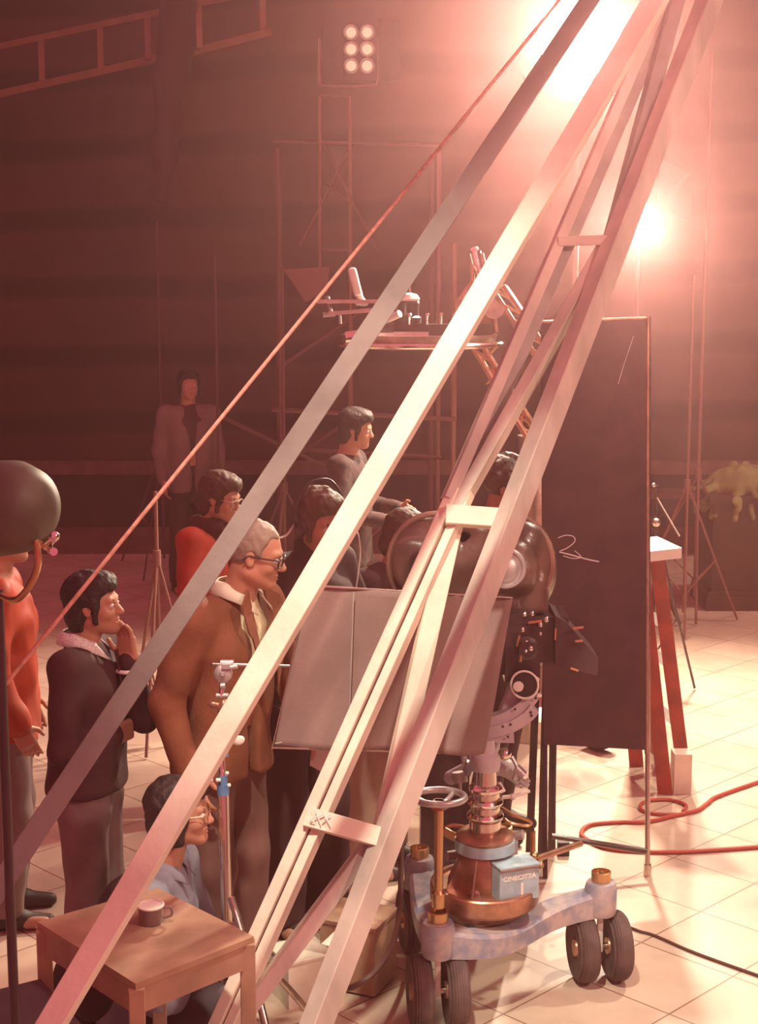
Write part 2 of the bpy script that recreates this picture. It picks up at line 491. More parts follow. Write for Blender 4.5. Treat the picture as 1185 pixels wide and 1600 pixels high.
    # hair
    if hair:
        A = Blend(); hm = hair_mat or HAIR_BLK
        if hair == 'short':
            A.ell(hp(-.020, 0, .038), (.107, .087, .098), HR, .02)
            for y in (-1, 1): A.cone(hp(.018, y * .073, .0), hp(.022, y * .070, -.04), .012, .008, .01)
            A.box(hp(.100, 0, -.055), (.062, .11, .105), HR, .03, .015, '-')
            A.box(hp(0, 0, -.135), (.2, .2, .06), HR, .01, .02, '-')
            for y in (-1, 1): A.ell(hp(.006, y * .09, -.012), (.026, .022, .036), HR, .01, '-')
        elif hair == 'full':
            A.ell(hp(-.022, 0, .040), (.116, .096, .102), HR, .02); A.ell(hp(-.055, 0, -.05), (.068, .080, .080), HR, .03)
            A.ell(hp(.045, 0, .090), (.050, .062, .040), HR, .03)
            for y in (-1, 1): A.cone(hp(.020, y * .074, .02), hp(.026, y * .071, -.058), .016, .011, .012)
            A.box(hp(.112, 0, -.050), (.062, .12, .105), HR, .03, .018, '-')
            for y in (-1, 1): A.ell(hp(.0, y * .095, -.022), (.024, .026, .028), HR, .01, '-')
        elif hair == 'long':
            A.ell(hp(-.022, 0, .038), (.117, .100, .102), HR, .02); A.ell(hp(-.052, 0, -.06), (.074, .090, .095), HR, .04)
            for y in (-1, 1): A.cone(hp(.012, y * .078, .02), hp(.004, y * .080, -.085), .024, .020, .02)
            A.ell(hp(.052, 0, .085), (.045, .060, .036), HR, .03)
            A.box(hp(.118, 0, -.055), (.070, .12, .115), HR, .03, .018, '-')
        elif hair == 'balding':
            A.ell(hp(-.020, 0, .034), (.106, .086, .093), HR, .02)
            A.box(hp(.104, 0, -.02), (.066, .11, .095), HR, .03, .015, '-')
            A.box(hp(0, 0, -.125), (.2, .2, .06), HR, .01, .02, '-')
            for y in (-1, 1): A.ell(hp(.002, y * .09, -.012), (.024, .022, .034), HR, .01, '-')
        elif hair == 'curly':
            A.ell(hp(-.022, 0, .045), (.118, .102, .105), HR, .02)
            for i in range(46):
                a = random.uniform(0, 6.28); e = random.uniform(.05, 1.5)
                A.ell(hp(-.02 + .112 * math.cos(e) * math.cos(a), .096 * math.cos(e) * math.sin(a), .045 + .1 * math.sin(e)), .018, None, .01)
            A.box(hp(.108, 0, -.060), (.062, .12, .105), HR, .03, .015, '-')
            A.box(hp(0, 0, -.145), (.2, .2, .06), HR, .01, .02, '-')
            for y in (-1, 1): A.ell(hp(.0, y * .1, -.015), (.024, .03, .032), HR, .01, '-')
        A.obj('hair', hm, root, h * .9, T, noise=(.0022, 95))
    # trousers
    tm = trouser_mat or BLACKP
    A = Blend()
    for y in (-.055, .055): A.cone(J['pelvis'] + Vector((0, y * .9, .05)), J['pelvis'] + Vector((0, y * .9, -.05)), .098, .108, .04)
    for S in 'LR':
        A.cone(J['hip' + S], J['kn' + S], .094, .074 + bell * .3, .05); A.cone(J['kn' + S], J['an' + S] + Vector((0, 0, .0)), .074 + bell * .3, .068 + bell, .03)
        A.box(J['an' + S] + Vector((0, 0, -.1)), (.2, .075, .07), None, .01, .01, '-')
    A.obj('trousers', tm, root, h * 1.4, T, noise=(.004, 24))
    for S in 'LR':
        a = J['an' + S]
        Blend().cone(a + Vector((-.05, 0, -.045)), a + Vector((.05, 0, -.045)), .043, .040, .02).cone(a + Vector((.05, 0, -.05)), a + Vector((.165, 0, -.06)), .040, .029, .02) \
            .box(a + Vector((.05, 0, -.12)), (.3, .2, .03), None, .001, .004, '-').obj('shoe', shoe_mat or BLACK_RUB, root, h * 1.3, T)
    # upper garment
    A = Blend(); bk = bulk
    for y in (-.062, .062):
        q = Vector((0, y, 0))
        A.cone(J['pelvis'] + q + Vector((0, 0, hem - .95 - .03)), J['waist'] + q * .85, .136 * bk, .118 * bk, .05); A.cone(J['waist'] + q * .85, J['chest'] + q, .116 * bk, .122 * bk, .05)
    A.cone(J['shL'] + Vector((0, -.01, 0)), J['shR'] + Vector((0, .01, 0)), .068 * bk, .068 * bk, .06)
    A.cone(J['chest'] + Vector((0, 0, .08)), J['neck'] - Vector((0, 0, .03)), .10, .062, .05)
    for S in 'LR':
        A.cone(J['sh' + S], J['el' + S], .064 * bk + puff, .056 * bk + puff, .035); A.cone(J['el' + S], J['el' + S].lerp(J['wr' + S], .96), .056 * bk + puff, .044 + puff, .02)
    hz = J['pelvis'].z + hem - .95 - .07
    A.box((J['pelvis'].x, 0, hz - .1), (.5, .30, .115), None, .002, .006, '-')
    if turtleneck: A.cone(J['neck'] - Vector((0, 0, .03)), J['neck'] + Vector((.004, 0, .05)), .070, .068, .012)
    if open_jacket:
        c = J['chest']
        w = open_jacket
        A.box((c.x + .12, 0, c.z + .10), (.12, w, .17), Matrix.Rotation(R(0), 3, 'Y'), .02, .008, '-')
        A.box((c.x + .13, 0, c.z - .20), (.12, w * .5, .30), None, .02, .02, '-')
    else:
        A.ell(J['neck'] + Vector((.0, 0, .045 if not turtleneck else .11)), (.066, .066, .05), None, .008, '-')
    gm = A.obj('jacket' if open_jacket else (top or 'sweater'), top_mat or BLACKP, root, h * 1.25, T, noise=(top_noise, 26))
    return root, T, J, hp


def add_glasses(root, T, hp, s, m, thick=.0022, w=.056, hgt=.036):
    g = MB()
    for y in (-.0335, .0335):
        pts = []
        for i in range(20):
            a = 2 * math.pi * i / 20; cx, cz = math.cos(a), math.sin(a)
            e = .65
            pts.append(T @ hp(.106 - abs(y + cx * w / 2) * .16, y + math.copysign(abs(cx) ** e, cx) * w / 2, -.003 + math.copysign(abs(cz) ** e, cz) * hgt / 2))
        g.tube(pts, thick * s, 6, closed=True)
    g.tube([T @ hp(.105, -.008, .006), T @ hp(.109, 0, .009), T @ hp(.105, .008, .006)], thick * s, 6)
    for y in (-1, 1):
        g.tube([T @ hp(.096, y * .061, .008), T @ hp(.04, y * .079, .006), T @ hp(-.012, y * .083, .004), T @ hp(-.03, y * .082, -.018)], thick * s, 6)
    return g.obj('glasses', m, root)


def add_collar(root, T, n, s, m, r0=.066, r1=.082, front=.10, tilt=.3, back=.035, name='shirt_collar', ext=.05, op=.5, flare=.012):
    """pointed shirt collar: a folded band round the neck with two points in front (local frame, n = neck base)"""
    n = Vector(n); vs = []; fs = []; k = 40
    for i in range(k + 1):
        a = op * .5 + (2 * math.pi - op) * i / k
        f = max(0, math.cos(a))
        pt = f ** 6
        top = n + Vector((r0 * math.cos(a), r0 * math.sin(a), .055 - .035 * f))
        mid = n + Vector((r1 * math.cos(a), r1 * math.sin(a), .040 - .035 * f))
        low = n + Vector(((r1 + flare + ext * pt) * math.cos(a), (r1 + flare + .004 + ext * .35 * pt) * math.sin(a), .012 - .03 * f - front * pt))
        for p in (top, mid, low): vs.append(T @ p)
    for i in range(k):
        for j in range(2):
            a = i * 3 + j; fs.append((a, a + 3, a + 4, a + 1))
    o = MB().add(vs, fs).obj(name, m, root)
    md = o.modifiers.new('thickness', 'SOLIDIFY'); md.thickness = .004; md.offset = 0
    return o


def add_shirt(root, T, J, m, h=.007, name='shirt'):
    A = Blend()
    for y in (-.05, .05):
        q = Vector((0, y, 0)); A.cone(J['waist'] + q, J['chest'] + q, .103, .110, .05)
    A.cone(J['chest'] + Vector((.02, 0, .08)), J['neck'] + Vector((0, 0, .0)), .092, .066, .05)
    A.ell(J['neck'] + Vector((0, 0, .06)), (.064, .064, .05), None, .008, '-')
    return A.obj(name, m, root, h, T, noise=(.003, 30))


# ------------------------------------------------------------------ setting
def floor_mat():
    m = bpy.data.materials.new('stone_floor_tiles'); m.use_nodes = True
    nt = m.node_tree; bs = nt.nodes['Principled BSDF']
    tc = nt.nodes.new('ShaderNodeTexCoord'); mp = nt.nodes.new('ShaderNodeMapping')
    nt.links.new(tc.outputs['Object'], mp.inputs[0]); mp.inputs['Rotation'].default_value = (0, 0, R(45)); mp.inputs['Location'].default_value = (.13, .07, 0)
    br = nt.nodes.new('ShaderNodeTexBrick'); br.offset = 0; br.inputs['Scale'].default_value = 1
    br.inputs['Brick Width'].default_value = .40; br.inputs['Row Height'].default_value = .40
    br.inputs['Mortar Size'].default_value = .0035; br.inputs['Mortar Smooth'].default_value = .2
    br.inputs['Color1'].default_value = (.62, .47, .37, 1); br.inputs['Color2'].default_value = (.55, .41, .32, 1); br.inputs['Mortar'].default_value = (.24, .13, .09, 1)
    nt.links.new(mp.outputs[0], br.inputs[0])
    nz = nt.nodes.new('ShaderNodeTexNoise'); nz.inputs['Scale'].default_value = 2.2; nz.inputs['Detail'].default_value = 7; nz.inputs['Roughness'].default_value = .65
    nt.links.new(tc.outputs['Object'], nz.inputs[0])
    rp = nt.nodes.new('ShaderNodeMapRange'); rp.inputs[1].default_value = .35; rp.inputs[2].default_value = .7; rp.inputs[3].default_value = 1.05; rp.inputs[4].default_value = .72
    nt.links.new(nz.outputs[0], rp.inputs[0])
    mx = nt.nodes.new('ShaderNodeMix'); mx.data_type = 'RGBA'; mx.blend_type = 'MULTIPLY'; mx.inputs[0].default_value = 1
    nt.links.new(br.outputs[0], mx.inputs[6]); nt.links.new(rp.outputs[0], mx.inputs[7]); nt.links.new(mx.outputs[2], bs.inputs['Base Color'])
    bs.inputs['Roughness'].default_value = .42
    bp = nt.nodes.new('ShaderNodeBump'); bp.inputs['Strength'].default_value = .3; bp.inputs['Distance'].default_value = .004; bp.invert = True
    nt.links.new(br.outputs['Fac'], bp.inputs['Height']); nt.links.new(bp.outputs[0], bs.inputs['Normal'])
    return m


def wall_mat():
    m = bpy.data.materials.new('stage_wall_panelling'); m.use_nodes = True
    nt = m.node_tree; bs = nt.nodes['Principled BSDF']; bs.inputs['Roughness'].default_value = .9
    tc = nt.nodes.new('ShaderNodeTexCoord'); mp = nt.nodes.new('ShaderNodeMapping'); mp.inputs['Rotation'].default_value = (0, R(1.5), 0)
    nt.links.new(tc.outputs['Object'], mp.inputs[0])
    wv = nt.nodes.new('ShaderNodeTexWave'); wv.bands_direction = 'Z'; wv.inputs['Scale'].default_value = .52; wv.inputs['Distortion'].default_value = 1.5; wv.inputs['Detail'].default_value = 3; wv.inputs['Detail Scale'].default_value = .6
    nt.links.new(mp.outputs[0], wv.inputs[0])
    cr = nt.nodes.new('ShaderNodeValToRGB'); cr.color_ramp.elements[0].color = (.035, .013, .013, 1); cr.color_ramp.elements[0].position = .05
    cr.color_ramp.elements[1].color = (.075, .030, .026, 1); cr.color_ramp.elements[1].position = .35
    nt.links.new(wv.outputs['Fac'], cr.inputs[0])
    nz = nt.nodes.new('ShaderNodeTexNoise'); nz.inputs['Scale'].default_value = 1.1; nz.inputs['Detail'].default_value = 6; nt.links.new(tc.outputs['Object'], nz.inputs[0])
    mx = nt.nodes.new('ShaderNodeMix'); mx.data_type = 'RGBA'; mx.blend_type = 'MULTIPLY'; mx.inputs[0].default_value = .7
    rp = nt.nodes.new('ShaderNodeMapRange'); rp.inputs[1].default_value = .3; rp.inputs[2].default_value = .7; rp.inputs[3].default_value = .55; rp.inputs[4].default_value = 1.2
    nt.links.new(nz.outputs[0], rp.inputs[0]); nt.links.new(cr.outputs[0], mx.inputs[6]); nt.links.new(rp.outputs[0], mx.inputs[7]); nt.links.new(mx.outputs[2], bs.inputs['Base Color'])
    return m


WALLM = wall_mat()
YW = 13.6
fl = struct(MB().box((0, 6.0, -.05), (18.6, 15.6, .1)).obj('floor', floor_mat()))
struct(MB().box((0, YW + .15, 4.0), (18.6, .3, 8.0)).obj('wall_back', WALLM))
struct(MB().box((-9.15, 6.0, 4.0), (.3, 15.6, 8.0)).obj('wall_left', WALLM))
struct(MB().box((9.15, 6.0, 4.0), (.3, 15.6, 8.0)).obj('wall_right', WALLM))
struct(MB().box((0, YW - .03, .78), (18, .06, .12)).box((0, YW - .02, .12), (18, .04, .24)).obj('trim_1', mat('dado_wood', (.16, .07, .055), .6, var=.3)))
struct(MB().box((0, YW - .01, .45), (18, .02, .6)).obj('trim_2', mat('dark_wainscot', (.05, .022, .022), .7, var=.3)))

hz = bpy.data.materials.new('studio_haze'); hz.use_nodes = True
hz.node_tree.nodes.clear()
ho = hz.node_tree.nodes.new('ShaderNodeOutputMaterial'); hs = hz.node_tree.nodes.new('ShaderNodeVolumeScatter')
hs.inputs['Color'].default_value = HAZE_COLOR; hs.inputs['Density'].default_value = HAZE_DENSITY; hs.inputs['Anisotropy'].default_value = .84
hz.node_tree.links.new(hs.outputs[0], ho.inputs['Volume'])
haze = tag(MB().box((0, 6.4, 4.0), (18, 14.2, 7.9)).obj('haze', hz), 'thin reddish smoke haze hanging in the air through the whole studio', 'haze')
haze['kind'] = 'stuff'; haze.display_type = 'WIRE'

# overhead gallery along the wall (top left)
g = thing('gallery_rail', 'long slanting gallery railing high up in the top left corner', 'railing', at(160, 110, 12.6))
GR = mat('gallery_wood', (.26, .12, .08), .7, var=.2)
MB().beam(at(-60, 160, 13.0), at(252, 90, 12.2), .06, .08).beam(at(298, 82, 12.1), at(420, 50, 11.7), .06, .08).obj('lower_rail', GR, g)
MB().beam(at(-60, 85, 13.0), at(420, -18, 11.7), .05, .06).obj('upper_rail', GR, g)
for px in (66, 158, 232, 312, 412):
    t = 13.0 - (px + 60) / 480 * 1.3
    MB().beam(at(px, 135 - (px - 60) * .235, t), at(px - 2, 60 - (px - 60) * .215, t), .05, .05).obj('baluster', GR, g)
# hanging drape
A = Blend()
A.cone(at(283, -30, 12), at(268, 120, 12), .14, .13, .08).cone(at(268, 120, 12), at(252, 300, 12), .13, .075, .08).cone(at(300, -30, 12.05), at(262, 200, 12), .10, .06, .08)
tag(A.obj('hanging_drape', DUST, None, .02, noise=(.012, 16)), 'dark gathered drape hanging from above at the top left', 'drape')


def stand_tripod(name, label, cat, px, ytop, ybot, t, legs=True, m=None, r=.016, group=None, collar=True, spread=.55):
    """upright tube stand standing on the floor at depth t"""
    m = m or PIPE_DIM
    top = at(px, ytop, t); foot = Vector((top.x, top.y, 0)); o = thing(name, label, cat, foot, group)
    MB().cyl(foot + Vector((0, 0, .1)), top, r, r * .8, 10).obj('pole', m, o)
    if collar: MB().cyl(foot + Vector((0, 0, .98)), foot + Vector((0, 0, 1.06)), r * 1.8).cyl(foot + Vector((0, 0, .18)), foot + Vector((0, 0, .24)), r * 1.8).each('collar', m, o)
    if legs:
        for k in range(3):
            a = R(20 + 120 * k); v = Vector((math.cos(a), math.sin(a), 0))
            b = MB().cyl(foot + Vector((0, 0, 1.02)), foot + v * spread + Vector((0, 0, .012)), r * .7, n=8)
            b.cyl(foot + Vector((0, 0, .22)), foot + v * spread * .55 + Vector((0, 0, .46)), r * .5, n=8); b.obj('leg', m, o)
    return o, top, foot


# tower of scaffold tubes behind the crane
sf = thing('scaffold_tower', 'tall scaffold tower of thin tubes and cross braces by the back wall', 'scaffold', Vector((at(560, 500, 12.2).x, at(560, 500, 12.2).y, 0)))
tS = 12.3


def down(px, py, t, z=0.0):
    p = at(px, py, t); return Vector((p.x, p.y, z))


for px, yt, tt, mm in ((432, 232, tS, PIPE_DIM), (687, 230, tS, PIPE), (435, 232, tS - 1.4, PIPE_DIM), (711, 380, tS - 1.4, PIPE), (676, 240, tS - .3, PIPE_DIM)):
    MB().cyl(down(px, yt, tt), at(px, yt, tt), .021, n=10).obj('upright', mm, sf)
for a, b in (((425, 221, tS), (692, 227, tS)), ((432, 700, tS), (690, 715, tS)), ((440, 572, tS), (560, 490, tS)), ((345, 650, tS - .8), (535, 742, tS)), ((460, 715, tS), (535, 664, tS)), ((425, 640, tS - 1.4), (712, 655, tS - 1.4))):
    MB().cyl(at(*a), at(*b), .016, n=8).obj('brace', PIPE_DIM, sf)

# four-bulb lamp bank on its stand
o, top, foot = stand_tripod('lamp_bank', 'square lamp bank with round bulbs on a tall braced stand', 'studio lamp', 547, 150, 0, 12.0, True, PIPE, .02)
for a, b in (((505, 225, 12), (590, 390, 12)), ((545, 235, 12), (468, 385, 12)), ((510, 285, 12), (548, 318, 12)), ((500, 150, 12), (500, 470, 12))):
    MB().cyl(at(*a), at(*b), .012, n=8).obj('brace', PIPE_DIM if a[0] != 500 else PIPE, o)
MB().cyl(at(500, 390, 12), at(547, 390, 12), .012, n=8).cyl(at(500, 150, 12), at(547, 150, 12), .012, n=8).each('brace', PIPE_DIM, o)
c = at(545, 70, 12)
MB().box(c + Vector((0, .06, 0)), (.42, .16, .56)).obj('housing', BLACKM, o)
y = MB(); y.tube(curve_pts([at(500, 60, 12), at(499, 122, 12), at(510, 133, 12), at(580, 133, 12), at(591, 122, 12), at(591, 60, 12)], 5), .012, 8).obj('yoke', PIPE, o)
MB().prism([at(505, 40, 11.95), at(535, 45, 11.85), at(535, 125, 11.85), at(505, 128, 11.95)], (0, .01, 0)).obj('barn_door', BLACKM, o)
MB().prism([at(592, 30, 11.95), at(626, 32, 11.8), at(626, 125, 11.8), at(592, 128, 11.95)], (0, .01, 0)).obj('barn_door', BLACKM, o)
BULB = mat('glowing_bulb_face', (.6, .5, .4), .3, emit=(1.0, .55, .36), estr=.75)
for px in (549, 574):
    for py in (52, 78, 104):
        p = at(px, py, 12) + Vector((0, -.05, 0))
        b = MB().lathe([(.020, -.03), (.052, -.022), (.060, 0), (.054, .004), (.045, -.012), (.02, -.018)], p, (0, -1, 0), 20).obj('bulb', ALU, o)
        MB().lathe([(.001, -.016), (.040, -.010), (.030, -.004), (.001, 0)], p, (0, -1, 0), 16).obj('bulb_face', BULB, b)


# studio lamps that shine (key at the top, smaller one on the right)
def fresnel(name, label, pos, aim, rad, length, glow, foot=True, housing=None, doors=True):
    pos = Vector(pos); d = (Vector(aim) - pos).normalized()
    base = Vector((pos.x, pos.y, 0)) if foot else pos
    o = thing(name, label, 'studio lamp', base)
    hm = housing or BLACKM
    MB().lathe([(rad * .5, -length), (rad * 1.05, -length * .9), (rad * 1.12, -.05), (rad * 1.18, -.03), (rad * 1.18, .02), (rad * 1.02, .02), (rad * 1.02, -.01), (rad * .2, -.03)], pos, d, 32).obj('housing', hm, o)
    GL = mat(name + '_lens_glow', (.8, .7, .55), .3, emit=(1.0, .86, .66), estr=glow)
    MB().lathe([(rad * .98, -.008), (rad * .98, .0), (rad * .6, .016), (.001, .022)], pos, d, 32).obj('lens', GL, o)
    u = Vector((0, 0, 1)); r = d.cross(u).normalized(); up = r.cross(d)
    y = MB(); y.tube(curve_pts([pos + r * rad * 1.3, pos + r * rad * 1.35 - up * rad * 1.0, pos - up * rad * 1.5, pos - r * rad * 1.35 - up * rad * 1.0, pos - r * rad * 1.3], 6), .014, 8).obj('yoke', hm, o)
    if doors:
        for q, w in ((up, r), (-up, r), (r, up), (-r, up)):
            if foot and q == up: pass
            a = pos + q * rad * 1.15 + d * .02; b = a + d * rad * 1.1 + q * rad * 1.15
            MB().prism([a - w * rad, a + w * rad, b + w * rad * 1.45, b - w * rad * 1.45], (q.cross(w) * 0 + d * .004)).obj('barn_door', BLACKM, o)
    if foot:
        MB().cyl(Vector((pos.x, pos.y, .1)), pos - up * rad * 1.5, .018, n=12).obj('pole', PIPE_DIM, o)
        for k in range(3):
            a = R(40 + 120 * k); v = Vector((math.cos(a), math.sin(a), 0))
            MB().cyl(base + Vector((0, 0, .8)), base + v * .55 + Vector((0, 0, .012)), .012, n=8).obj('leg', PIPE_DIM, o)
    return o


fresnel('key_lamp', 'big glaring studio lamp at the top of the set, shining toward us', KEY_POS, (0.2, 4.0, 1.6), .25, .4, 34, foot=True, doors=False)
SL = fresnel('side_lamp', 'smaller glaring lamp with an open barn door above the black panel', SIDE_POS, (1.1, 4.4, 1.9), .115, .30, 30, foot=True, doors=False)
MB().prism([at(1026, 262, 10.1), at(1030, 326, 10.1), at(1083, 350, 10.3), at(1080, 272, 10.3), at(1036, 246, 10.2)], (0, .006, 0)).obj('barn_door', BLACKM, SL)

# right-hand background stands
stand_tripod('light_stand', 'tall thin light stand with crossed legs near the right edge', 'stand', 1113, 82, 0, 10.9, True, PIPE, .014)
stand_tripod('light_stand', 'short light stand just left of the tall one on the right', 'stand', 1085, 430, 0, 10.6, True, PIPE, .012, spread=.45)
stand_tripod('light_stand', 'low bare stand rising behind the rope, left of the red jacket', 'stand', 243, 768, 0, 8.0, True, PIPE, .012, spread=.25)
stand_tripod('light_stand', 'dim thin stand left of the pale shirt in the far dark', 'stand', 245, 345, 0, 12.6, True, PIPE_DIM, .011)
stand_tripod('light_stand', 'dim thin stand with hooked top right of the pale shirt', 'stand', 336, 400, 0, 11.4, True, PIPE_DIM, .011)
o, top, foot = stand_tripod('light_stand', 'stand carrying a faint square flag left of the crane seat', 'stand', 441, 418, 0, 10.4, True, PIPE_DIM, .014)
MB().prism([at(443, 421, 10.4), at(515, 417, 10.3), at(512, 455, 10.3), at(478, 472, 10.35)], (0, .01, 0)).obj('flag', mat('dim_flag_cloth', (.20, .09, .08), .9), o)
o, top, foot = stand_tripod('light_stand', 'thin stand with a clamp seen past the right edge of the panel', 'stand', 1027, 758, 0, 9.0, True, BLACKM, .011, spread=.3)
MB().cyl(at(1027, 778, 9), at(1062, 838, 8.9), .006).ball(at(1022, 758, 9), .014, 8).ball(at(1026, 816, 9), .028, 10).obj('clamp_arm', STEEL, o)

# pedestal and green cloth at the right edge
pc = onz(1150, 942, 0); s_ = .2
pd = thing('pedestal', 'dark brown wooden pedestal with stepped base at the right edge', 'pedestal', pc)
pz = at(1150, 800, pc.y).z
W = .245
MB().box(pc + Vector((0, 0, .44)), (2 * W, 2 * W, .74)).obj('shaft', WOOD_PED, pd)
MB().box(pc + Vector((0, 0, .05)), (2 * W + .09, 2 * W + .09, .10)).box(pc + Vector((0, 0, .12)), (2 * W + .05, 2 * W + .05, .05)).obj('base_moulding', WOOD_PED, pd)
MB().box(pc + Vector((0, 0, .84)), (2 * W + .08, 2 * W + .08, .06)).obj('top_moulding', WOOD_PED, pd)
A = Blend()
random.seed(9)
for i in range(44):
    a = random.uniform(0, 6.28); rr = random.uniform(.0, .16)
    p = pc + Vector((math.cos(a) * rr, math.sin(a) * rr, .98 + random.uniform(0, .06)))
    q = pc + Vector((math.cos(a) * .335, math.sin(a) * .325, .80 + random.uniform(-.14, .10)))
    A.cone(p, q, .035, .020, .012)
A.ell(pc + Vector((0, 0, .92)), (.25, .25, .13), None, .03)
tag(A.obj('draped_cloth', GREEN_CLOTH, None, .010, noise=(.0025, 45)), 'crumpled olive green cloth heaped on the wooden pedestal', 'cloth')
# low bench line behind the stepladder
tag(MB().box(Vector((2.6, 13.2, 0)) + Vector((-.1, 0, .60)), (1.7, .25, .06)).box(Vector((2.6, 13.2, 0)) + Vector((-.85, 0, .3)), (.06, .2, .6)).box(Vector((2.6, 13.2, 0)) + Vector((.65, 0, .3)), (.06, .2, .6)).obj('bench', PIPE_DIM), 'long dim bench in front of the back wall on the right', 'bench')

# ------------------------------------------------------------------ camera crane in the background
TC = 8.2
ck = lambda px, py, dt=0: at(px, py, TC + dt)
cr = thing('camera_crane', 'camera crane with seat, round turret and tubular boom behind the timbers', 'camera crane', Vector((ck(800, 700).x, ck(800, 700).y, 0)))
# platform: shallow oval pan with rim
cen = ck(655, 528); ax_ = .40
pan = MB()
n = 40; rings = []
for rr, z in ((.30, -.055), (.97, -.05), (1.03, -.01), (1.05, .02), (.98, .02), (.93, -.015), (.2, -.02)):
    rings += [cen + Vector((math.cos(2 * math.pi * i / n) * ax_ * rr, math.sin(2 * math.pi * i / n) * .30 * rr, z)) for i in range(n)]
pan.add(rings, [(j * n + i, j * n + (i + 1) % n, (j + 1) * n + (i + 1) % n, (j + 1) * n + i) for j in range(6) for i in range(n)] + [tuple(range(n))[::-1], tuple(range(6 * n, 7 * n))])
pan.obj('platform', STEEL, cr)
MB().tube([cen + Vector((math.cos(a) * .44, math.sin(a) * .33, -.03)) for a in [2 * math.pi * i / 36 for i in range(36)]], .014, 8, True).obj('platform_rim', CHROME, cr)
MB().box(ck(720, 515, -.05), (.34, .10, .06)).box(ck(600, 512, -.1), (.10, .10, .05)).each('deck_box', BLACKM, cr)
for px in (668, 690, 712, 640, 745):
    MB().cyl(ck(px, 507, -.15), ck(px, 498 - (px % 7), -.15), .009).ball(ck(px, 495 - (px % 7), -.15), .012, 8).obj('bolt', CHROME, cr)
# turret
p = ck(637, 505, -.05)
tu = MB().lathe([(.075, 0), (.075, .03), (.062, .04), (.060, .09), (.064, .10), (.062, .115), (.058, .12)], p, (0, 0, 1), 28).obj('turret', BLACKM, cr)
MB().lathe([(.062, .118), (.066, .13), (.050, .152), (.02, .160), (.001, .161)], p, (0, 0, 1), 28).obj('turret_cap', WHITE_PAINT, tu)
MB().cyl(p + Vector((.015, 0, .15)), p + Vector((.015, 0, .205)), .006).ball(p + Vector((.015, 0, .208)), .010, 8).obj('turret_knob', CHROME, tu)
MB().cyl(ck(606, 500, -.2), ck(625, 490, -.25), .016, .020).ball(ck(603, 501, -.2), .017, 8).obj('eyepiece', WHITE_PAINT, cr)
# seat with white back rest
MB().beam(ck(497, 471), ck(600, 471), .020, .22).beam(ck(514, 490), ck(600, 483), .022, .06).obj('seat_rail', STEEL, cr)
MB().cyl(ck(514, 470), ck(518, 495), .012).cyl(ck(505, 492), ck(524, 490), .014).cyl(ck(531, 490), ck(532, 506), .008).ball(ck(512, 466), .014, 8).obj('rail_bracket', ALU, cr)
A = Blend(); A.box(ck(555, 440), (.022, .10, .075), Matrix.Rotation(R(-14), 3, 'Y'), .015, .02).cone(ck(561, 462), ck(568, 473), .018, .018, .02).box(ck(566, 474), (.035, .09, .010), None, .008, .02)
A.obj('seat_back', WHITE_PAINT, cr, .006)
MB().cyl(ck(540, 527, -.2), ck(575, 523, -.2), .030, .034, 20).obj('weight', CHROME, cr)
# tower head
tw = MB()
for a, b in (((738, 400), (738, 440)), ((738, 440), (716, 472)), ((716, 472), (716, 520)), ((752, 396), (760, 430)), ((760, 430), (738, 470)), ((748, 440), (770, 470)), ((770, 470), (775, 520))):
    tw.cyl(ck(*a), ck(*b), .014)
tw.obj('tower_frame', COPPER, cr)
Blend().cone(ck(742, 395), ck(745, 410), .035, .03, .02).cone(ck(748, 418), ck(752, 432), .026, .022, .02).obj('tower_head', CHROME, cr, .006)
MB().box(ck(745, 492, .1), (.16, .16, .17)).obj('tower_box', COPPER, cr)
MB().cyl(ck(772, 482, -.1), ck(772, 482, .1), .055, n=24).cyl(ck(772, 482, -.13), ck(772, 482, -.1), .022, n=16).obj('pivot', STEEL, cr)
# boom: four long tubes with lacing
bo = MB(); e0 = ck(775, 440); e1 = ck(905, 640, .5)
c0 = [ck(768, 450, -.12), ck(786, 446, -.12), ck(770, 452, .12), ck(790, 448, .12)]; c1 = [ck(905, 660, .1), ck(925, 650, .1), ck(905, 665, .4), ck(928, 655, .4)]
for a, b in zip(c0, c1): bo.cyl(a, b, .014)
bo.obj('upper_boom', COPPER, cr)
lo = MB(); d0 = [ck(741, 545, -.1), ck(757, 545, -.1), ck(741, 545, .1), ck(757, 545, .1)]; d1 = [ck(828, 690, -.1), ck(850, 690, -.1), ck(828, 690, .1), ck(850, 690, .1)]
for a, b in zip(d0, d1): lo.cyl(a, b, .016)
lo.obj('lower_boom', COPPER, cr)
lc = MB()
for k in range(9):
    f, g_ = k / 9, (k + 1) / 9
    lc.cyl(c0[0].lerp(c1[0], f), c0[1].lerp(c1[1], g_), .007, n=6).cyl(c0[0].lerp(c1[0], g_), c0[2].lerp(c1[2], f), .007, n=6)
for k in range(6):
    f, g_ = k / 6, (k + 1) / 6
    lc.cyl(d0[0].lerp(d1[0], f), d0[1].lerp(d1[1], g_), .008, n=6).cyl(d0[1].lerp(d1[1], f), d0[0].lerp(d1[0], g_), .008, n=6)
for px, py in ((768, 562), (772, 600), (800, 600), (815, 640), (838, 665)):
    lc.cyl(ck(px - 12, py), ck(px + 14, py - 26), .009, n=6)
lc.obj('lacing', BRASS, cr)
MB().lathe([(.22, 0), (.22, .12), (.14, .18), (.09, .4), (.075, 1.0), (.085, 1.5), (.10, 1.64)], Vector((ck(838, 690).x, ck(838, 690).y, 0)), (0, 0, 1), 24).obj('column', STEEL, cr)
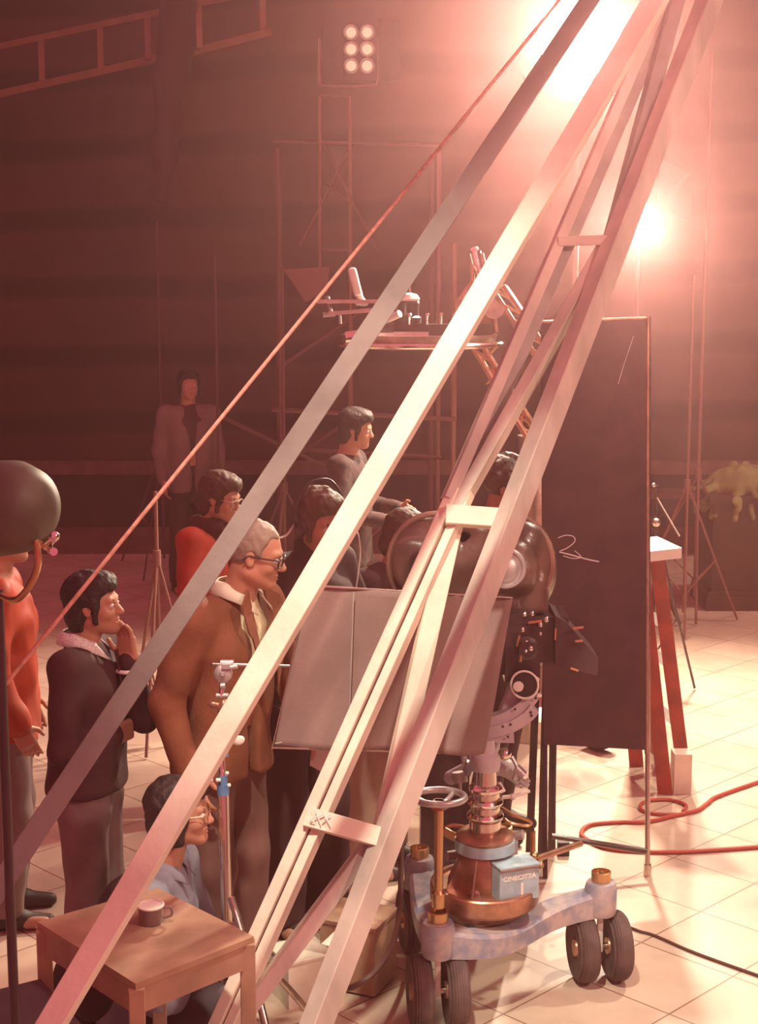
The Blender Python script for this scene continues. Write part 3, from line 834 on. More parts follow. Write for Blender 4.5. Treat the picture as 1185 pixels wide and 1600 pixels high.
for k in range(4):
    a = R(45 + 90 * k); v = Vector((math.cos(a), math.sin(a), 0)); q = Vector((ck(838, 690).x, ck(838, 690).y, 0))
    MB().cyl(q + v * .45 + Vector((-v.y * .03, v.x * .03, .1)), q + v * .45 + Vector((v.y * .03, -v.x * .03, .1)), .1, n=24).obj('wheel', BLACK_RUB, cr)
    MB().beam(q + Vector((0, 0, .14)), q + v * .45 + Vector((0, 0, .14)), .05, .05).obj('wheel_arm', STEEL, cr)

# ------------------------------------------------------------------ black panel on its stand
PT = lambda px, py, dt=0: at(px, py, 6.42 + dt)
pn = thing('black_panel', 'tall black scribbled panel on a tube stand right of the film camera', 'panel', Vector((PT(930, 800).x, PT(930, 800).y, 0)))
q = [PT(846, 504, -.08), PT(1012, 497), PT(1010, 1172, -.02), PT(850, 1163, -.10)]
board = MB().prism(q, (0, .02, 0)).obj('board', BLACKP, pn)
MB().cyl(PT(1013, 494), PT(1010, 1178), .007).cyl(PT(846, 503, -.08), PT(1013, 497), .006).obj('edge_tube', COPPER, pn)
ch = MB()
off = Vector((0, -.006, 0))
for pts, r in ((((872, 840), (884, 836), (896, 838), (898, 846), (886, 856), (876, 860)), .0022), (((874, 862), (890, 866), (905, 870), (920, 874), (936, 877)), .003), (((880, 868), (895, 872), (908, 870), (898, 860)), .0018),
               (((920, 1122), (925, 1117), (936, 1120), (942, 1132), (938, 1147), (930, 1148), (922, 1138), (920, 1122)), .0022), (((990, 525), (975, 570), (966, 600)), .0012)):
    ch.tube([p + off for p in curve_pts([PT(x, y, -.10 * (1012 - x) / 166) for x, y in pts], 5)], r, 5)
ch.obj('chalk_scribble', CHALK, board)
fy = onz(1012, 1368, 0)
MB().cyl(PT(1013, 494, .02), Vector((fy.x, fy.y, .02)), .011, n=12).cyl(Vector((fy.x, fy.y, 0)), Vector((fy.x, fy.y, .05)), .016, n=12).obj('stand_post', STEEL, pn)
MB().cyl(PT(862, 1306, -.05), PT(1010, 1330, .0), .012).obj('stand_rail', BLACKM, pn)
MB().beam(PT(852, 1060, .05), Vector((PT(852, 1335).x, PT(852, 1335).y - .02, 0.0)), .02, .03).obj('stand_post', BLACKM, pn)

# folded tripod (dark bundle of legs left of panel)
tp = thing('folded_tripod', 'dark folded wooden tripod standing between the film camera and the panel', 'tripod', onz(848, 1335, 0))
b = onz(848, 1335, 0)
for i, (dx, dy, w) in enumerate(((-.045, 0, .030), (-.008, -.03, .028), (.030, .01, .032))):
    MB().beam(b + Vector((dx * 1.3, dy, .015)), b + Vector((dx * .9 + .01, dy * .6, 1.22)), w, .03).beam(b + Vector((dx * 1.3 + .012, dy - .018, .03)), b + Vector((dx * .9 + .012, dy * .6 - .016, .85)), .010, .012).obj('leg', mat('tripod_dark_wood', (.055, .025, .022), .4, var=.3, coat=.4), tp)
MB().cyl(b + Vector((.01, 0, 1.20)), b + Vector((.01, 0, 1.30)), .06, n=20).obj('crown', BLACKM, tp)
MB().box(b + Vector((.09, 0, .03)), (.05, .04, .06)).obj('foot', BLACK_RUB, tp)

# ------------------------------------------------------------------ red stepladder with white top
lt = 7.25
LP = lambda px, py, dt=0: at(px, py, lt + dt)
f1 = onz(1040, 1240, 0); f2 = onz(1068, 1200, 0)
ld = thing('stepladder', 'red wooden stepladder with a white top step beside the black panel', 'stepladder', (f1 + f2) / 2)
tl, tr = LP(1016, 858), LP(1066, 855)
dz = Vector((0, .0, 0)); dep = Vector((-.22, .30, 0))
MB().prism([LP(1012, 862), LP(1066, 856), LP(1066, 856) + Vector((-.06, .32, 0)), LP(1012, 862) + Vector((-.06, .32, 0))], (0, 0, -.05)).obj('top_step', WHITE_PAINT, ld)
A0 = LP(1000, 866, .03); B0 = LP(1026, 866, .1)
A1 = Vector((f1.x, f1.y, 0)); B1 = Vector((f2.x, f2.y, 0))
A0b = A0 + Vector((-.05, .34, 0)); A1b = A1 + Vector((-.07, .42, 0)); B0b = B0 + Vector((-.05, .34, 0)); B1b = B1 + Vector((-.07, .42, 0))
for a, b_ in ((A0, A1), (A0b, A1b)): MB().beam(a, b_, .072, .028).obj('front_rail', RED_PAINT, ld)
for a, b_ in ((B0, B1), (B0b, B1b)):
    MB().beam(a, b_, .070, .028).obj('rear_rail', RED_PAINT, ld)
for k in range(1, 5):
    f = k / 5
    MB().beam(A0.lerp(A1, f), A0b.lerp(A1b, f), .03, .12, ref=(0, 0, 1)).obj('tread', RED_PAINT, ld)
for f in (.32, .5, .78):
    MB().beam(B0.lerp(B1, f), B0b.lerp(B1b, f), .05, .016).obj('rear_brace', WOOD_GREY, ld)
tag(MB().box(onz(1070, 1236, 0) + Vector((-.02, .0, .10)), (.085, .10, .20)).obj('wooden_block', WOOD_PALE), 'small pale upright block on the floor at the foot of the ladder', 'block')

# ------------------------------------------------------------------ red cable loops on the floor
def floor_cable(name, label, pts, r, m, z=None, n=10):
    P = curve_pts([onz(x, y, r) for x, y in pts], n)
    return tag(MB().tube(P, r, 8).obj(name, m), label, 'cable')


floor_cable('floor_cable', 'red cable looping on the pale floor under the black panel, running off right',
            [(1250, 1318), (1130, 1327), (1060, 1331), (1000, 1330), (950, 1325), (918, 1312), (909, 1300), (925, 1288), (970, 1284), (1010, 1284), (1060, 1273), (1090, 1266), (1106, 1255), (1130, 1241), (1250, 1200)], .010, REDCABLE)
floor_cable('floor_cable', 'small coil of red cable around the foot of the stepladder', [(1070, 1272), (1030, 1272), (1004, 1266), (1003, 1256), (1020, 1250), (1050, 1250), (1072, 1258), (1068, 1268)], .009, REDCABLE)
tag(MB().tube(curve_pts([at(627, 1290, 5.5), at(627, 1360, 5.42), at(624, 1430, 5.3), at(612, 1480, 5.15), at(585, 1520, 4.95), at(552, 1542, 4.88), at(530, 1548, 4.95), at(500, 1600, 5.08)], 8), .010, 8).obj('hanging_cable', DARKCABLE), 'dark cable drooping in an arc beside the camera dolly', 'cable')
tag(MB().tube(curve_pts([onz(975, 1445, .006), onz(1000, 1455, .006), onz(1024, 1462, .006), onz(1090, 1490, .006), onz(1230, 1540, .006)], 6), .006, 6).obj('floor_cable', DARKCABLE), 'thin dark cable on the floor right of the dolly wheels', 'cable')

# ------------------------------------------------------------------ crane dolly
def pick(px, py, z): return onz(px, py, z)


dl = thing('camera_dolly', 'worn blue-grey camera dolly with steering wheel and hydraulic column', 'camera dolly', onz(765, 1505, 0))
PV = {'FR': onz(936, 1530, 0), 'FL': onz(684, 1602, 0), 'BL': onz(655, 1486, 0), 'BR': onz(785, 1448, 0)}
CC = onz(757, 1415, .33); CX, CY = CC.x, CC.y


def tyre_pair(p, yaw, single=False):
    ax = Vector((math.cos(R(yaw)), math.sin(R(yaw)), 0)); RAD = .125
    for sgn in ((-1, 1) if not single else (1,)):
        c = Vector((p.x, p.y, RAD)) + ax * sgn * .060 * (0 if single else 1)
        prof = [(.055, -.028), (.085, -.033), (.108, -.036)]
        w = .036
        for i in range(9):
            u = -1 + i / 4; rr = RAD - .014 * u * u * u * u - .001
            prof.append((rr, u * w * .92))
            if i < 8: prof.append((rr - .003, (u + .06) * w * .92)); prof.append((rr - .003, (u + .12) * w * .92))
        prof += [(.108, .036), (.085, .033), (.055, .028)]
        ty = MB().lathe(prof, c, ax, 44).obj('tyre', TYRE, dl)
        MB().lathe([(.012, -.034), (.03, -.034), (.035, -.02), (.055, -.026), (.058, .026), (.035, .02), (.03, .034), (.012, .034)], c, ax, 28).obj('hub', COPPER, ty)
    MB().cyl(Vector((p.x, p.y, RAD)) - ax * .055, Vector((p.x, p.y, RAD)) + ax * .055, .012).obj('axle', STEEL, dl)
    MB().box(Vector((p.x, p.y, .19)), (.018, .03, .16)).lathe([(.016, .235), (.03, .25), (.03, .27)], (p.x, p.y, 0), (0, 0, 1), 20).obj('fork', WHITE_PAINT if not single else ALU, dl)


tyre_pair(PV['FR'], 8); tyre_pair(PV['FL'], 6); tyre_pair(PV['BL'] + Vector((-.03, 0, 0)), 12, True); tyre_pair(PV['BR'], 8)
for k, p in PV.items():
    MB().lathe([(.052, .25), (.056, .26), (.057, .345), (.050, .367), (.034, .370)], (p.x, p.y, 0), (0, 0, 1), 32).obj('pivot_housing', CHASSIS, dl)
    MB().lathe([(.034, .365), (.035, .405), (.028, .407), (.028, .39), (.008, .39), (.008, .405), (.001, .407)], (p.x, p.y, 0), (0, 0, 1), 24).obj('pivot_cap', BRASS, dl)


def arm(a, b, name='chassis_arm', bow=.04):
    """box-section arm from pivot a to pivot b with a soft S bend"""
    a = Vector((a.x, a.y, 0)); b = Vector((b.x, b.y, 0)); d = (b - a); L = d.length; d.normalize(); u = Vector((-d.y, d.x, 0)); N = 18; vs = []; 
    for i in range(N + 1):
        f = i / N; c = a + d * L * f + u * bow * math.sin(math.pi * 2 * f) * -1
        zt = .345 - .045 * math.sin(math.pi * f); zb = .25 - .02 * math.sin(math.pi * f) + .0 * f; w = .038 + .012 * math.sin(math.pi * f)
        vs += [c - u * w + Vector((0, 0, zb)), c - u * w + Vector((0, 0, zt - .012)), c - u * (w - .012) + Vector((0, 0, zt)), c + u * (w - .012) + Vector((0, 0, zt)), c + u * w + Vector((0, 0, zt - .012)), c + u * w + Vector((0, 0, zb))]
    fs = [(i * 6 + k, i * 6 + (k + 1) % 6, (i + 1) * 6 + (k + 1) % 6, (i + 1) * 6 + k) for i in range(N) for k in range(6)] + [tuple(range(6))[::-1], tuple(range(N * 6, N * 6 + 6))]
    return MB().add(vs, fs).obj(name, CHASSIS, dl)


arm(PV['FL'], PV['FR']); arm(PV['FL'], PV['BL'], bow=0); arm(PV['BL'], CC, bow=0); arm(PV['BR'], CC, bow=0)
cz = lambda z: Vector((CX, CY, z))


def zof(py):  # height on the column axis for a pixel row
    lo_, hi_ = 0.0, 2.0
    for _ in range(40):
        m_ = (lo_ + hi_) / 2
        v = cz(m_) - CAM; c_, s_ = math.cos(PITCH), math.sin(PITCH)
        dpt = v.y * c_ - v.z * s_; up_ = v.y * s_ + v.z * c_
        y_ = 800 - F_PX * up_ / dpt
        if y_ > py: lo_ = m_
        else: hi_ = m_
    return lo_


SC = (CC - CAM).length / F_PX  # metres per pixel at the column
def cpf(*rows):
    """(radius px, front-edge pixel row) pairs to a lathe profile on the column axis"""
    return [(r * SC, zof(y - .4 * r)) for r, y in rows]


def col(rows, m, name): return MB().lathe(cpf(*rows), (CX, CY, 0), (0, 0, 1), 56).obj(name, m, dl)


col([(60, 1444), (66, 1438), (80, 1436), (82, 1433), (82, 1411), (80, 1408), (73, 1405), (71, 1409), (50, 1402)], COPPER, 'turntable')
col([(40, 1408), (40, 1352), (37, 1346), (43, 1343)], COPPER, 'barrel')
col([(45, 1344), (45, 1328), (40, 1326)], BLUEP, 'blue_ring')
col([(42, 1327), (44, 1322), (38, 1314), (26, 1308)], COPPER, 'flange')
col([(24, 1312), (24, 1290), (27, 1288), (28, 1284), (26, 1279), (22, 1276), (22, 1268), (26, 1266), (27, 1262), (25, 1257), (21, 1254), (21, 1246), (25, 1244), (25.5, 1240), (22, 1235), (17, 1231), (16, 1208)], CHROME, 'hydraulic_column')
col([(20, 1210), (22, 1203), (20, 1188), (14, 1180), (12, 1160)], GREYP, 'column_head')
# gussets and tubes round the barrel
for a in (150, 200, 250, 20, 70):
    v = Vector((math.cos(R(a)), math.sin(R(a)), 0))
    MB().prism([cz(zof(1382)) + v * 38 * SC, cz(zof(1382)) + v * 62 * SC, cz(zof(1332)) + v * 38 * SC], (v.y * .006, -v.x * .006, 0)).obj('gusset', STEEL, dl)
# blue control box with its lettering
bx = at(796, 1368, 5.62 - .25)
BR = Matrix.Rotation(R(22), 3, 'Z')
bt = (Vector((CX, CY, 0)) - Vector((CAM.x, CAM.y, 0))).normalized()
bxc = Vector((CX, CY, zof(1360))) + BR @ Vector((24 * SC, -.125, 0))
cb = MB().box(bxc, (64 * SC, .06, 50 * SC), BR).obj('control_box', BLUEP, dl)
MB().box(bxc + BR @ Vector((0, -.008, 26 * SC)), (65 * SC, .068, .003), BR).obj('box_lid', COPPER, cb)
MB().box(bxc + BR @ Vector((0, .012, 26 * SC + .004)), (66 * SC, .10, .006), BR).obj('box_cover', BLUEP, cb)


def lettering(body, size, pos, rot, m, parent, name='lettering'):
    cu = bpy.data.curves.new(name, 'FONT'); cu.body = body; cu.size = size; cu.extrude = .0008; cu.align_x = 'CENTER'; cu.align_y = 'CENTER'; cu.offset = .0006
    o = bpy.data.objects.new(name, cu); sc.collection.objects.link(o); bpy.context.view_layer.update()
    me = bpy.data.meshes.new_from_object(o.evaluated_get(bpy.context.evaluated_depsgraph_get())); bpy.data.objects.remove(o)
    M = Matrix.Translation(Vector(pos)) @ rot.to_4x4() @ Matrix.Rotation(math.pi / 2, 4, 'X')
    vs = [M @ v.co for v in me.vertices]; fs = [tuple(p.vertices) for p in me.polygons]
    return link_mesh(name, [tuple(v) for v in vs], fs, m, parent)


lettering('CINECITTA\u0300'.replace('A\u0300', '\u00c0'), .0245, bxc + BR @ Vector((.0, -.031, .024)), BR, WHITE_PAINT, cb)
lettering('1', .072, bxc + BR @ Vector((.010, -.031, -.024)), BR, WHITE_PAINT, cb)
MB().lathe([(.020, 0), (.020, .015), (.012, .02), (.001, .02)], Vector((CX, CY, zof(1382))) + Vector((-.035, -38 * SC + .004, 0)), (-.3, -1, 0), 20).obj('valve', STEEL, dl)
MB().cyl(bxc + BR @ Vector((-.02, -.02, -.055)), bxc + BR @ Vector((-.02, -.02, -.09)), .008).ball(bxc + BR @ Vector((-.02, -.02, -.092)), .011, 8).obj('drain_cock', CHROME, dl)
# side pipes, handles
MB().cyl(at(833, 1300, 5.5), at(833, 1400, 5.5), .010).cyl(at(826, 1405, 5.5), at(838, 1402, 5.5), .014).ball(at(835, 1338, 5.48), .018, 10).ball(at(845, 1352, 5.46), .013, 10).obj('side_pipe', BRASS, dl)
MB().cyl(at(838, 1342, 5.48), at(908, 1318, 5.7), .012).obj('push_bar', COPPER, dl)
MB().tube(curve_pts([at(785, 1263, 5.45), at(800, 1272, 5.40), at(828, 1283, 5.42), at(824, 1290, 5.42), at(797, 1286, 5.40), at(788, 1280, 5.42)], 5), .007, 8).obj('loop_handle', BRASS, dl)
MB().cyl(at(790, 1308, 5.42), at(818, 1304, 5.40), .015, .018).obj('side_valve', ALU, dl)
MB().box(at(735, 1312, 5.4), (.05, .05, .05)).cyl(at(694, 1299, 5.38), at(722, 1313, 5.36), .016).tube(curve_pts([at(696, 1294, 5.4), at(708, 1290, 5.4), at(725, 1292, 5.4)], 4), .008).obj('side_lever', BRASS, dl)
MB().cyl(at(698, 1338, 5.36), at(730, 1334, 5.40), .017, .022).obj('side_valve', ALU, dl)
# steering wheel on its post
st = onz(684, 1590, 0); 
wp = Vector((PV['FL'].x, PV['FL'].y, 0)); topz = None
lo_, hi_ = 0.3, 2
for _ in range(40):
    m_ = (lo_ + hi_) / 2; v = Vector((wp.x, wp.y, m_)) - CAM; y_ = 800 - F_PX * (v.y * math.sin(PITCH) + v.z * math.cos(PITCH)) / (v.y * math.cos(PITCH) - v.z * math.sin(PITCH))
    if y_ > 1250: lo_ = m_
    else: hi_ = m_
topz = lo_
MB().cyl(wp + Vector((0, 0, .42)), wp + Vector((0, 0, topz)), .0155, n=20).lathe([(.022, .42), (.024, .47), (.016, .48)], wp, (0, 0, 1), 20).obj('steering_post', BRASS, dl)
sw = MB().torus(wp + Vector((0, 0, topz + .01)), (0, .05, 1), .084, .0115, 48, 12).obj('steering_wheel', ALU, dl)
for a in (50, 170, 290):
    v = Vector((math.cos(R(a)), math.sin(R(a)), 0))
    MB().tube(curve_pts([wp + Vector((0, 0, topz - .015)), wp + v * .04 + Vector((0, 0, topz - .012)), wp + v * .082 + Vector((0, 0, topz + .008))], 5), .008, 8).obj('spoke', ALU, sw)
MB().lathe([(.024, -.03), (.026, -.01), (.018, 0)], wp + Vector((0, 0, topz)), (0, 0, 1), 20).obj('wheel_boss', RED_PAINT, sw)

# ------------------------------------------------------------------ film camera with padded magazine cover and geared head
TM = 5.42
mc = lambda px, py, dt=0: at(px, py, TM + dt)
fc = thing('film_camera', 'film camera in a shiny brown leather magazine cover on a geared head', 'film camera', cz(zof(1170)))
k = 1 / (F_PX / TM)
A = Blend()
A.cone(mc(688, 880), mc(785, 882), 78 * k, 80 * k, .02)
A.box(mc(735, 880), (.40, .12, .25), None, .08, .02)
S = Blend()
# stadium slab: spheres flattened along y
FLAT = .42
def slab(B, px, py, rp, thick, dt=0, kk=.03, op='+'):
    c = mc(px, py, dt); B.ell(c, (rp * k * 1.0, thick, rp * k * 1.0), None, kk, op)
slab(S, 678, 880, 74, .095); slab(S, 785, 885, 84, .10)
S.box(mc(732, 880), (52 * k, .085, 72 * k), None, .05, .05)
S.box(mc(800, 925), (55 * k, .07, 32 * k), None, .03, .03)
slab(S, 652, 880, 44, .05, -.085, .02); slab(S, 800, 888, 42, .05, -.085, .02)
S.box(mc(727, 885), (8 * k, .05, 55 * k), None, .01, .05, '-')
cov = S.obj('magazine_cover', LEATHER, fc, .006, noise=(.0065, 24))
def stadium(rgrow, dt):
    pts = []
    for i in range(17): a = math.pi / 2 + math.pi * i / 16; pts.append(mc(682 + (74 + rgrow) * math.cos(a), 881 - (78 + rgrow) * math.sin(a), dt))
    for i in range(17): a = -math.pi / 2 + math.pi * i / 16; pts.append(mc(784 + (80 + rgrow) * math.cos(a), 881 - (80 + rgrow) * math.sin(a), dt))
    return pts
MB().tube(stadium(0, -.045), .010, 8, True).tube(stadium(1, .05), .010, 8, True).obj('cover_piping', mat('worn_leather_piping', (.30, .16, .12), .35, var=.4, vscale=8, coat=.4), cov)
dsk = mc(790, 888, -.135)
MB().lathe([(.070, -.02), (.073, .0), (.068, .012), (.060, .012), (.056, .004), (.048, .004), (.044, .010), (.03, .018), (.001, .022)], dsk, (-.05, -1, .12), 44).obj('magazine_hub', ALU, fc)
MB().lathe([(.060, -.01), (.064, .006), (.055, .012), (.050, .0), (.001, .0)], mc(668, 882, -.135), (0, -1, .1), 40).obj('magazine_hub', BLACKM, fc)
MB().cyl(mc(820, 812), mc(820, 802), .010).obj('cover_stud', WHITE_PAINT, cov)
# camera body, matte box and lens
MB().box(mc(835, 990, .02), (.22, .20, .16)).box(mc(812, 1010, .0), (.12, .22, .20)).box(mc(775, 1000, .02), (.16, .2, .20)).obj('camera_body', BLACKM, fc)
MB().box(mc(812, 968, -.10), (.10, .03, .04)).box(mc(840, 975, -.08), (.04, .06, .05)).lathe([(.040, 0), (.042, .03), (.03, .035), (.028, .05), (.001, .05)], mc(822, 1010, -.11), (0, -1, 0), 28).obj('movement_door', BLACKM, fc)
mb_ = MB(); mb_.prism([mc(868, 962, -.12), mc(885, 972, -.12), mc(936, 1030, -.14), mc(934, 1056, -.14), mc(868, 1040, -.12)], (0, .22, 0)).obj('matte_box', mat('matte_box_black', (.05, .02, .022), .55, var=.2), fc)
MB().lathe([(.05, 0), (.052, .03), (.045, .035), (.045, .06), (.05, .062), (.05, .08)], mc(850, 1005, .02), (1, 0, 0), 28).obj('lens', BLACKM, fc)
kn = MB()
for px, py, r_ in ((820, 960, .009), (832, 959, .009), (854, 968, .011), (845, 976, .010), (817, 984, .010), (823, 1004, .008), (830, 1013, .011), (822, 1017, .007), (845, 990, .007)):
    MB().ball(mc(px, py, -.155), r_, 10).cyl(mc(px, py, -.155), mc(px, py, -.09), r_ * .5, n=8).obj('control_knob', CHROME, fc)
MB().beam(mc(826, 973, -.15), mc(847, 970, -.15), .008, .01).cyl(mc(813, 1034, -.14), mc(816, 1008, -.14), .006).cyl(mc(808, 1010, -.14), mc(812, 993, -.14), .006).beam(mc(896, 982, -.15), mc(912, 980, -.15), .008, .008).beam(mc(899, 1002, -.15), mc(911, 1001, -.15), .008, .008).cyl(mc(892, 1044, -.15), mc(904, 1048, -.15), .004).beam(mc(869, 982, -.14), mc(868, 1000, -.14), .006, .006).each('brass_fitting', BRASS, fc)
# geared head: two cradle arcs, disc wheel, base plate
def arcband(ctrl, w, dt, nm, m):
    P = curve_pts([mc(x, y, dt) for x, y in ctrl], 8); b_ = MB(); vs = []
    for i, p in enumerate(P):
        d = (P[min(i + 1, len(P) - 1)] - P[max(i - 1, 0)]).normalized(); u = Vector((0, -1, 0)); nrm = d.cross(u).normalized()
        if nrm.z < 0: nrm = -nrm
        vs += [p + nrm * w / 2, p - nrm * w / 2, p - nrm * w / 2 + Vector((0, .05, 0)), p + nrm * w / 2 + Vector((0, .05, 0))]
    n_ = len(P); fs = [(i * 4 + q_, i * 4 + (q_ + 1) % 4, (i + 1) * 4 + (q_ + 1) % 4, (i + 1) * 4 + q_) for i in range(n_ - 1) for q_ in range(4)] + [(3, 2, 1, 0), tuple(range(n_ * 4 - 4, n_ * 4))]
    return b_.add(vs, fs).obj(nm, m, fc)


arcband([(730, 1136), (765, 1132), (795, 1121), (820, 1104), (836, 1084)], .046, -.12, 'cradle_arc', GREYP)
arcband([(745, 1150), (765, 1146), (800, 1136), (825, 1120), (836, 1108)], .040, -.13, 'cradle_arc', GREYP)
MB().prism([mc(750, 1136, -.12), mc(790, 1128, -.12), mc(803, 1138, -.12), mc(804, 1161, -.12), mc(750, 1160, -.12)], (0, .14, 0)).obj('head_plate', GREYP, fc)
hol = MB()
for px, py in ((786, 1135), (798, 1132), (794, 1151), (805, 1108), (814, 1092), (830, 1113), (831, 1118), (837, 1091)):
    hol.lathe([(.0045, 0), (.0045, .002), (.001, .002)], mc(px, py, -.1325), (0, -1, 0), 10)
hol.obj('bolt_holes', BLACKM, fc)
MB().box(mc(800, 1098, -.06), (.06, .06, .14), Matrix.Rotation(R(20), 3, 'Y')).obj('cradle_block', GREYP, fc)
hw = MB().lathe([(.045, -.02), (.048, 0), (.046, .012), (.02, .014)], mc(820, 1070, -.13), (-.25, -1, .1), 36).obj('hand_wheel', BLACK_RUB, fc)
MB().torus(mc(820, 1070, -.143), (-.25, -1, .1), .047, .004, 40, 8).lathe([(.017, 0), (.018, .012), (.004, .014)], mc(811, 1072, -.145), (-.25, -1, .1), 20).obj('wheel_rim', WHITE_PAINT, hw)
MB().box(mc(838, 1062, -.12), (.018, .02, .018), Matrix.Rotation(R(30), 3, 'Y')).box(mc(843, 1086, -.12), (.016, .02, .01)).each('stop_block', WHITE_PAINT, fc)
# head support around the column top
Blend().cone(mc(745, 1190, .02), mc(792, 1200, .02), .030, .028, .02).cone(mc(792, 1200, .02), mc(815, 1225, .02), .028, .016, .02).cone(mc(728, 1200, .03), mc(705, 1215, .03), .020, .026, .02).cone(mc(760, 1160, .03), mc(760, 1200, .03), .05, .042, .02).obj('head_casting', GREYP, fc, .006)
MB().ball(mc(789, 1178, -.08), .024, 20).obj('level_ball', CHROME, fc)
MB().cyl(mc(718, 1206, -.02), mc(720, 1222, -.02), .026, n=20).cyl(mc(719, 1222, -.02), mc(719, 1240, -.02), .006).cyl(mc(725, 1182, -.02), mc(726, 1196, -.02), .010).ball(mc(726, 1184, -.02), .012, 10).obj('tie_down', ALU, fc)
MB().box(mc(732, 1200, -.02), (.028, .04, .045), Matrix.Rotation(R(20), 3, 'Y')).obj('motor', mat('slate_grey_paint', (.20, .17, .20), .4), fc)
MB().tube(curve_pts([mc(800, 1182, -.05), mc(808, 1200, -.06), mc(803, 1218, -.05)], 5), .007).cyl(mc(806, 1200, -.05), mc(818, 1212, -.05), .018).cyl(mc(812, 1217, -.05), mc(825, 1228, -.04), .010).cyl(mc(806, 1228, -.03), mc(828, 1218, -.03), .008).obj('clamp_lever', ALU, fc)
MB().cyl(mc(778, 1224, -.04), mc(785, 1238, -.04), .012, .014).cyl(mc(785, 1246, -.04), mc(803, 1244, -.04), .007).ball(mc(802, 1245, -.04), .012, 10).cyl(mc(805, 1244, -.04), mc(828, 1236, -.02), .006).obj('lock_handle', WHITE_PAINT, fc)

# tall dark support case behind the steering wheel
tag(MB().box(onz(700, 1425, 0) + Vector((0, .42, .33)), (.20, .20, .66)).box(onz(700, 1425, 0) + Vector((0, .42, .71)), (.16, .16, .1)).obj('equipment_case', BLACKM), 'dark upright equipment case behind the steering wheel', 'case')

# ------------------------------------------------------------------ timber frame in the foreground
tF = lambda y: 5.30 - (y - 60) / 1440 * .85
def fp(px, py, off=0): return at(px, py, tF(py) + off)
fr = thing('timber_scaffold', 'tall leaning timber brace work with three crosspieces in front of the camera', 'timber frame', Vector((fp(480, 1640).x, fp(480, 1640).y, 0)))
def fl_end(px0, py0, px1, py1, off=0, zz=.02, up=0.0):
    """extend a rail given by two points down to the floor and up beyond the frame"""
    a = fp(px0, py0, off); b_ = fp(px1, py1, off); d = a - b_; f = (a.z - zz) / (b_.z - a.z)
    return a + d * f, b_ - d * up
a, b_ = fl_end(446.8, 1360, 712, 765); MB().beam(a, b_, .036, .05, R(-22)).obj('rail', WOOD_PALE, fr)
a, b_ = fl_end(472, 1355, 733, 770); MB().beam(a, b_, .028, .05, R(-22)).obj('rail', WOOD_PALE, fr)
a, b_ = fl_end(459, 1358, 722, 768, .02); MB().beam(a, b_, .04, .02).obj('web_board', mat('slate_blue_web', (.13, .10, .13), .7, var=.3), fr)
b0 = fp(1010, 60); a0 = fp(700, 780, -.005); MB().beam(a0, b0 + (b0 - a0) * .3, .036, .05, R(12)).obj('rail', WOOD, fr)
a0 = fp(722, 770, .045); b0 = fp(1026, 62, .045); MB().beam(a0, b0 + (b0 - a0) * .28, .036, .06, R(8)).obj('rail', WOOD_GREY, fr)
a, b_ = fl_end(510, 1560, 1086, 60, up=.25); MB().beam(a, b_, .062, .078, R(-44)).obj('rail', WOOD, fr)
a0 = fp(712, 800, .0); b0 = fp(950, 378, .0); MB().beam(a0, b0, .040, .055, R(-25)).obj('diagonal_brace', WOOD, fr)
a0 = fp(944, 420, .02); b0 = fp(1041, 60, .02); MB().beam(a0, b0 + (b0 - a0) * .7, .05, .05, R(20)).obj('diagonal_brace', WOOD_GREY, fr)
MB().beam(fp(712, 795, .03), fp(600, 1295, .03), .062, .045, R(-14)).obj('diagonal_brace', WOOD_PALE, fr)
a, b_ = fl_end(430, 1518, 590, 1304, .03); MB().beam(a, b_, .045, .06, R(15)).obj('diagonal_brace', WOOD, fr)
MB().beam(fp(872, 377, -.03), fp(950, 375, -.03), .032, .03).obj('crosspiece', WOOD, fr)
MB().beam(fp(697, 805, -.03), fp(800, 812, -.03), .062, .04, R(-16)).obj('crosspiece', WOOD_PALE, fr)
cp = MB().beam(fp(478, 1276, -.035), fp(592, 1308, -.035), .058, .03, R(-10)).obj('crosspiece', WOOD_PALE, fr)
cx = MB()
for x0, y0, x1, y1 in ((493, 1266, 501, 1288), (485, 1280, 505, 1272), (503, 1284, 516, 1272), (505, 1270, 516, 1290), (484, 1282, 492, 1284)):
    cx.cyl(fp(x0, y0, -.062), fp(x1, y1, -.062), .0022, n=6)
cx.obj('chalk_cross', CHALK, cp)

# two single boards nearer to us
def lone_board(x0, y0, t0, x1, y1, t1, w, h, roll, m, label, up=.25):
    a = at(x0, y0, t0); b_ = at(x1, y1, t1); d = a - b_; f = (a.z - .01) / (b_.z - a.z)
    return tag(MB().beam(a + d * f, b_ - d * up, w, h, roll).obj('timber_board', m), label, 'board')


lone_board(62, 1290, 3.75, 865, 85, 4.45, .055, .03, R(0), UNLIT_WOOD, 'grey leaning board, coloured as unlit, crossing the far left, highest of the single boards')
lone_board(128, 1520, 3.72, 990, 58, 4.35, .066, .03, R(-26), WOOD_PALE, 'long pale board leaning across the brown jacket, down to the table')
a = at(55, 1012, 3.7); b_ = at(690, 228, 4.6); d = b_ - a
tag(MB().cyl(a - d * .30, b_ + d * .45, .0055, n=10).obj('guy_rope', ROPE), 'thin taut red rope slanting up to the right on the left side', 'rope')

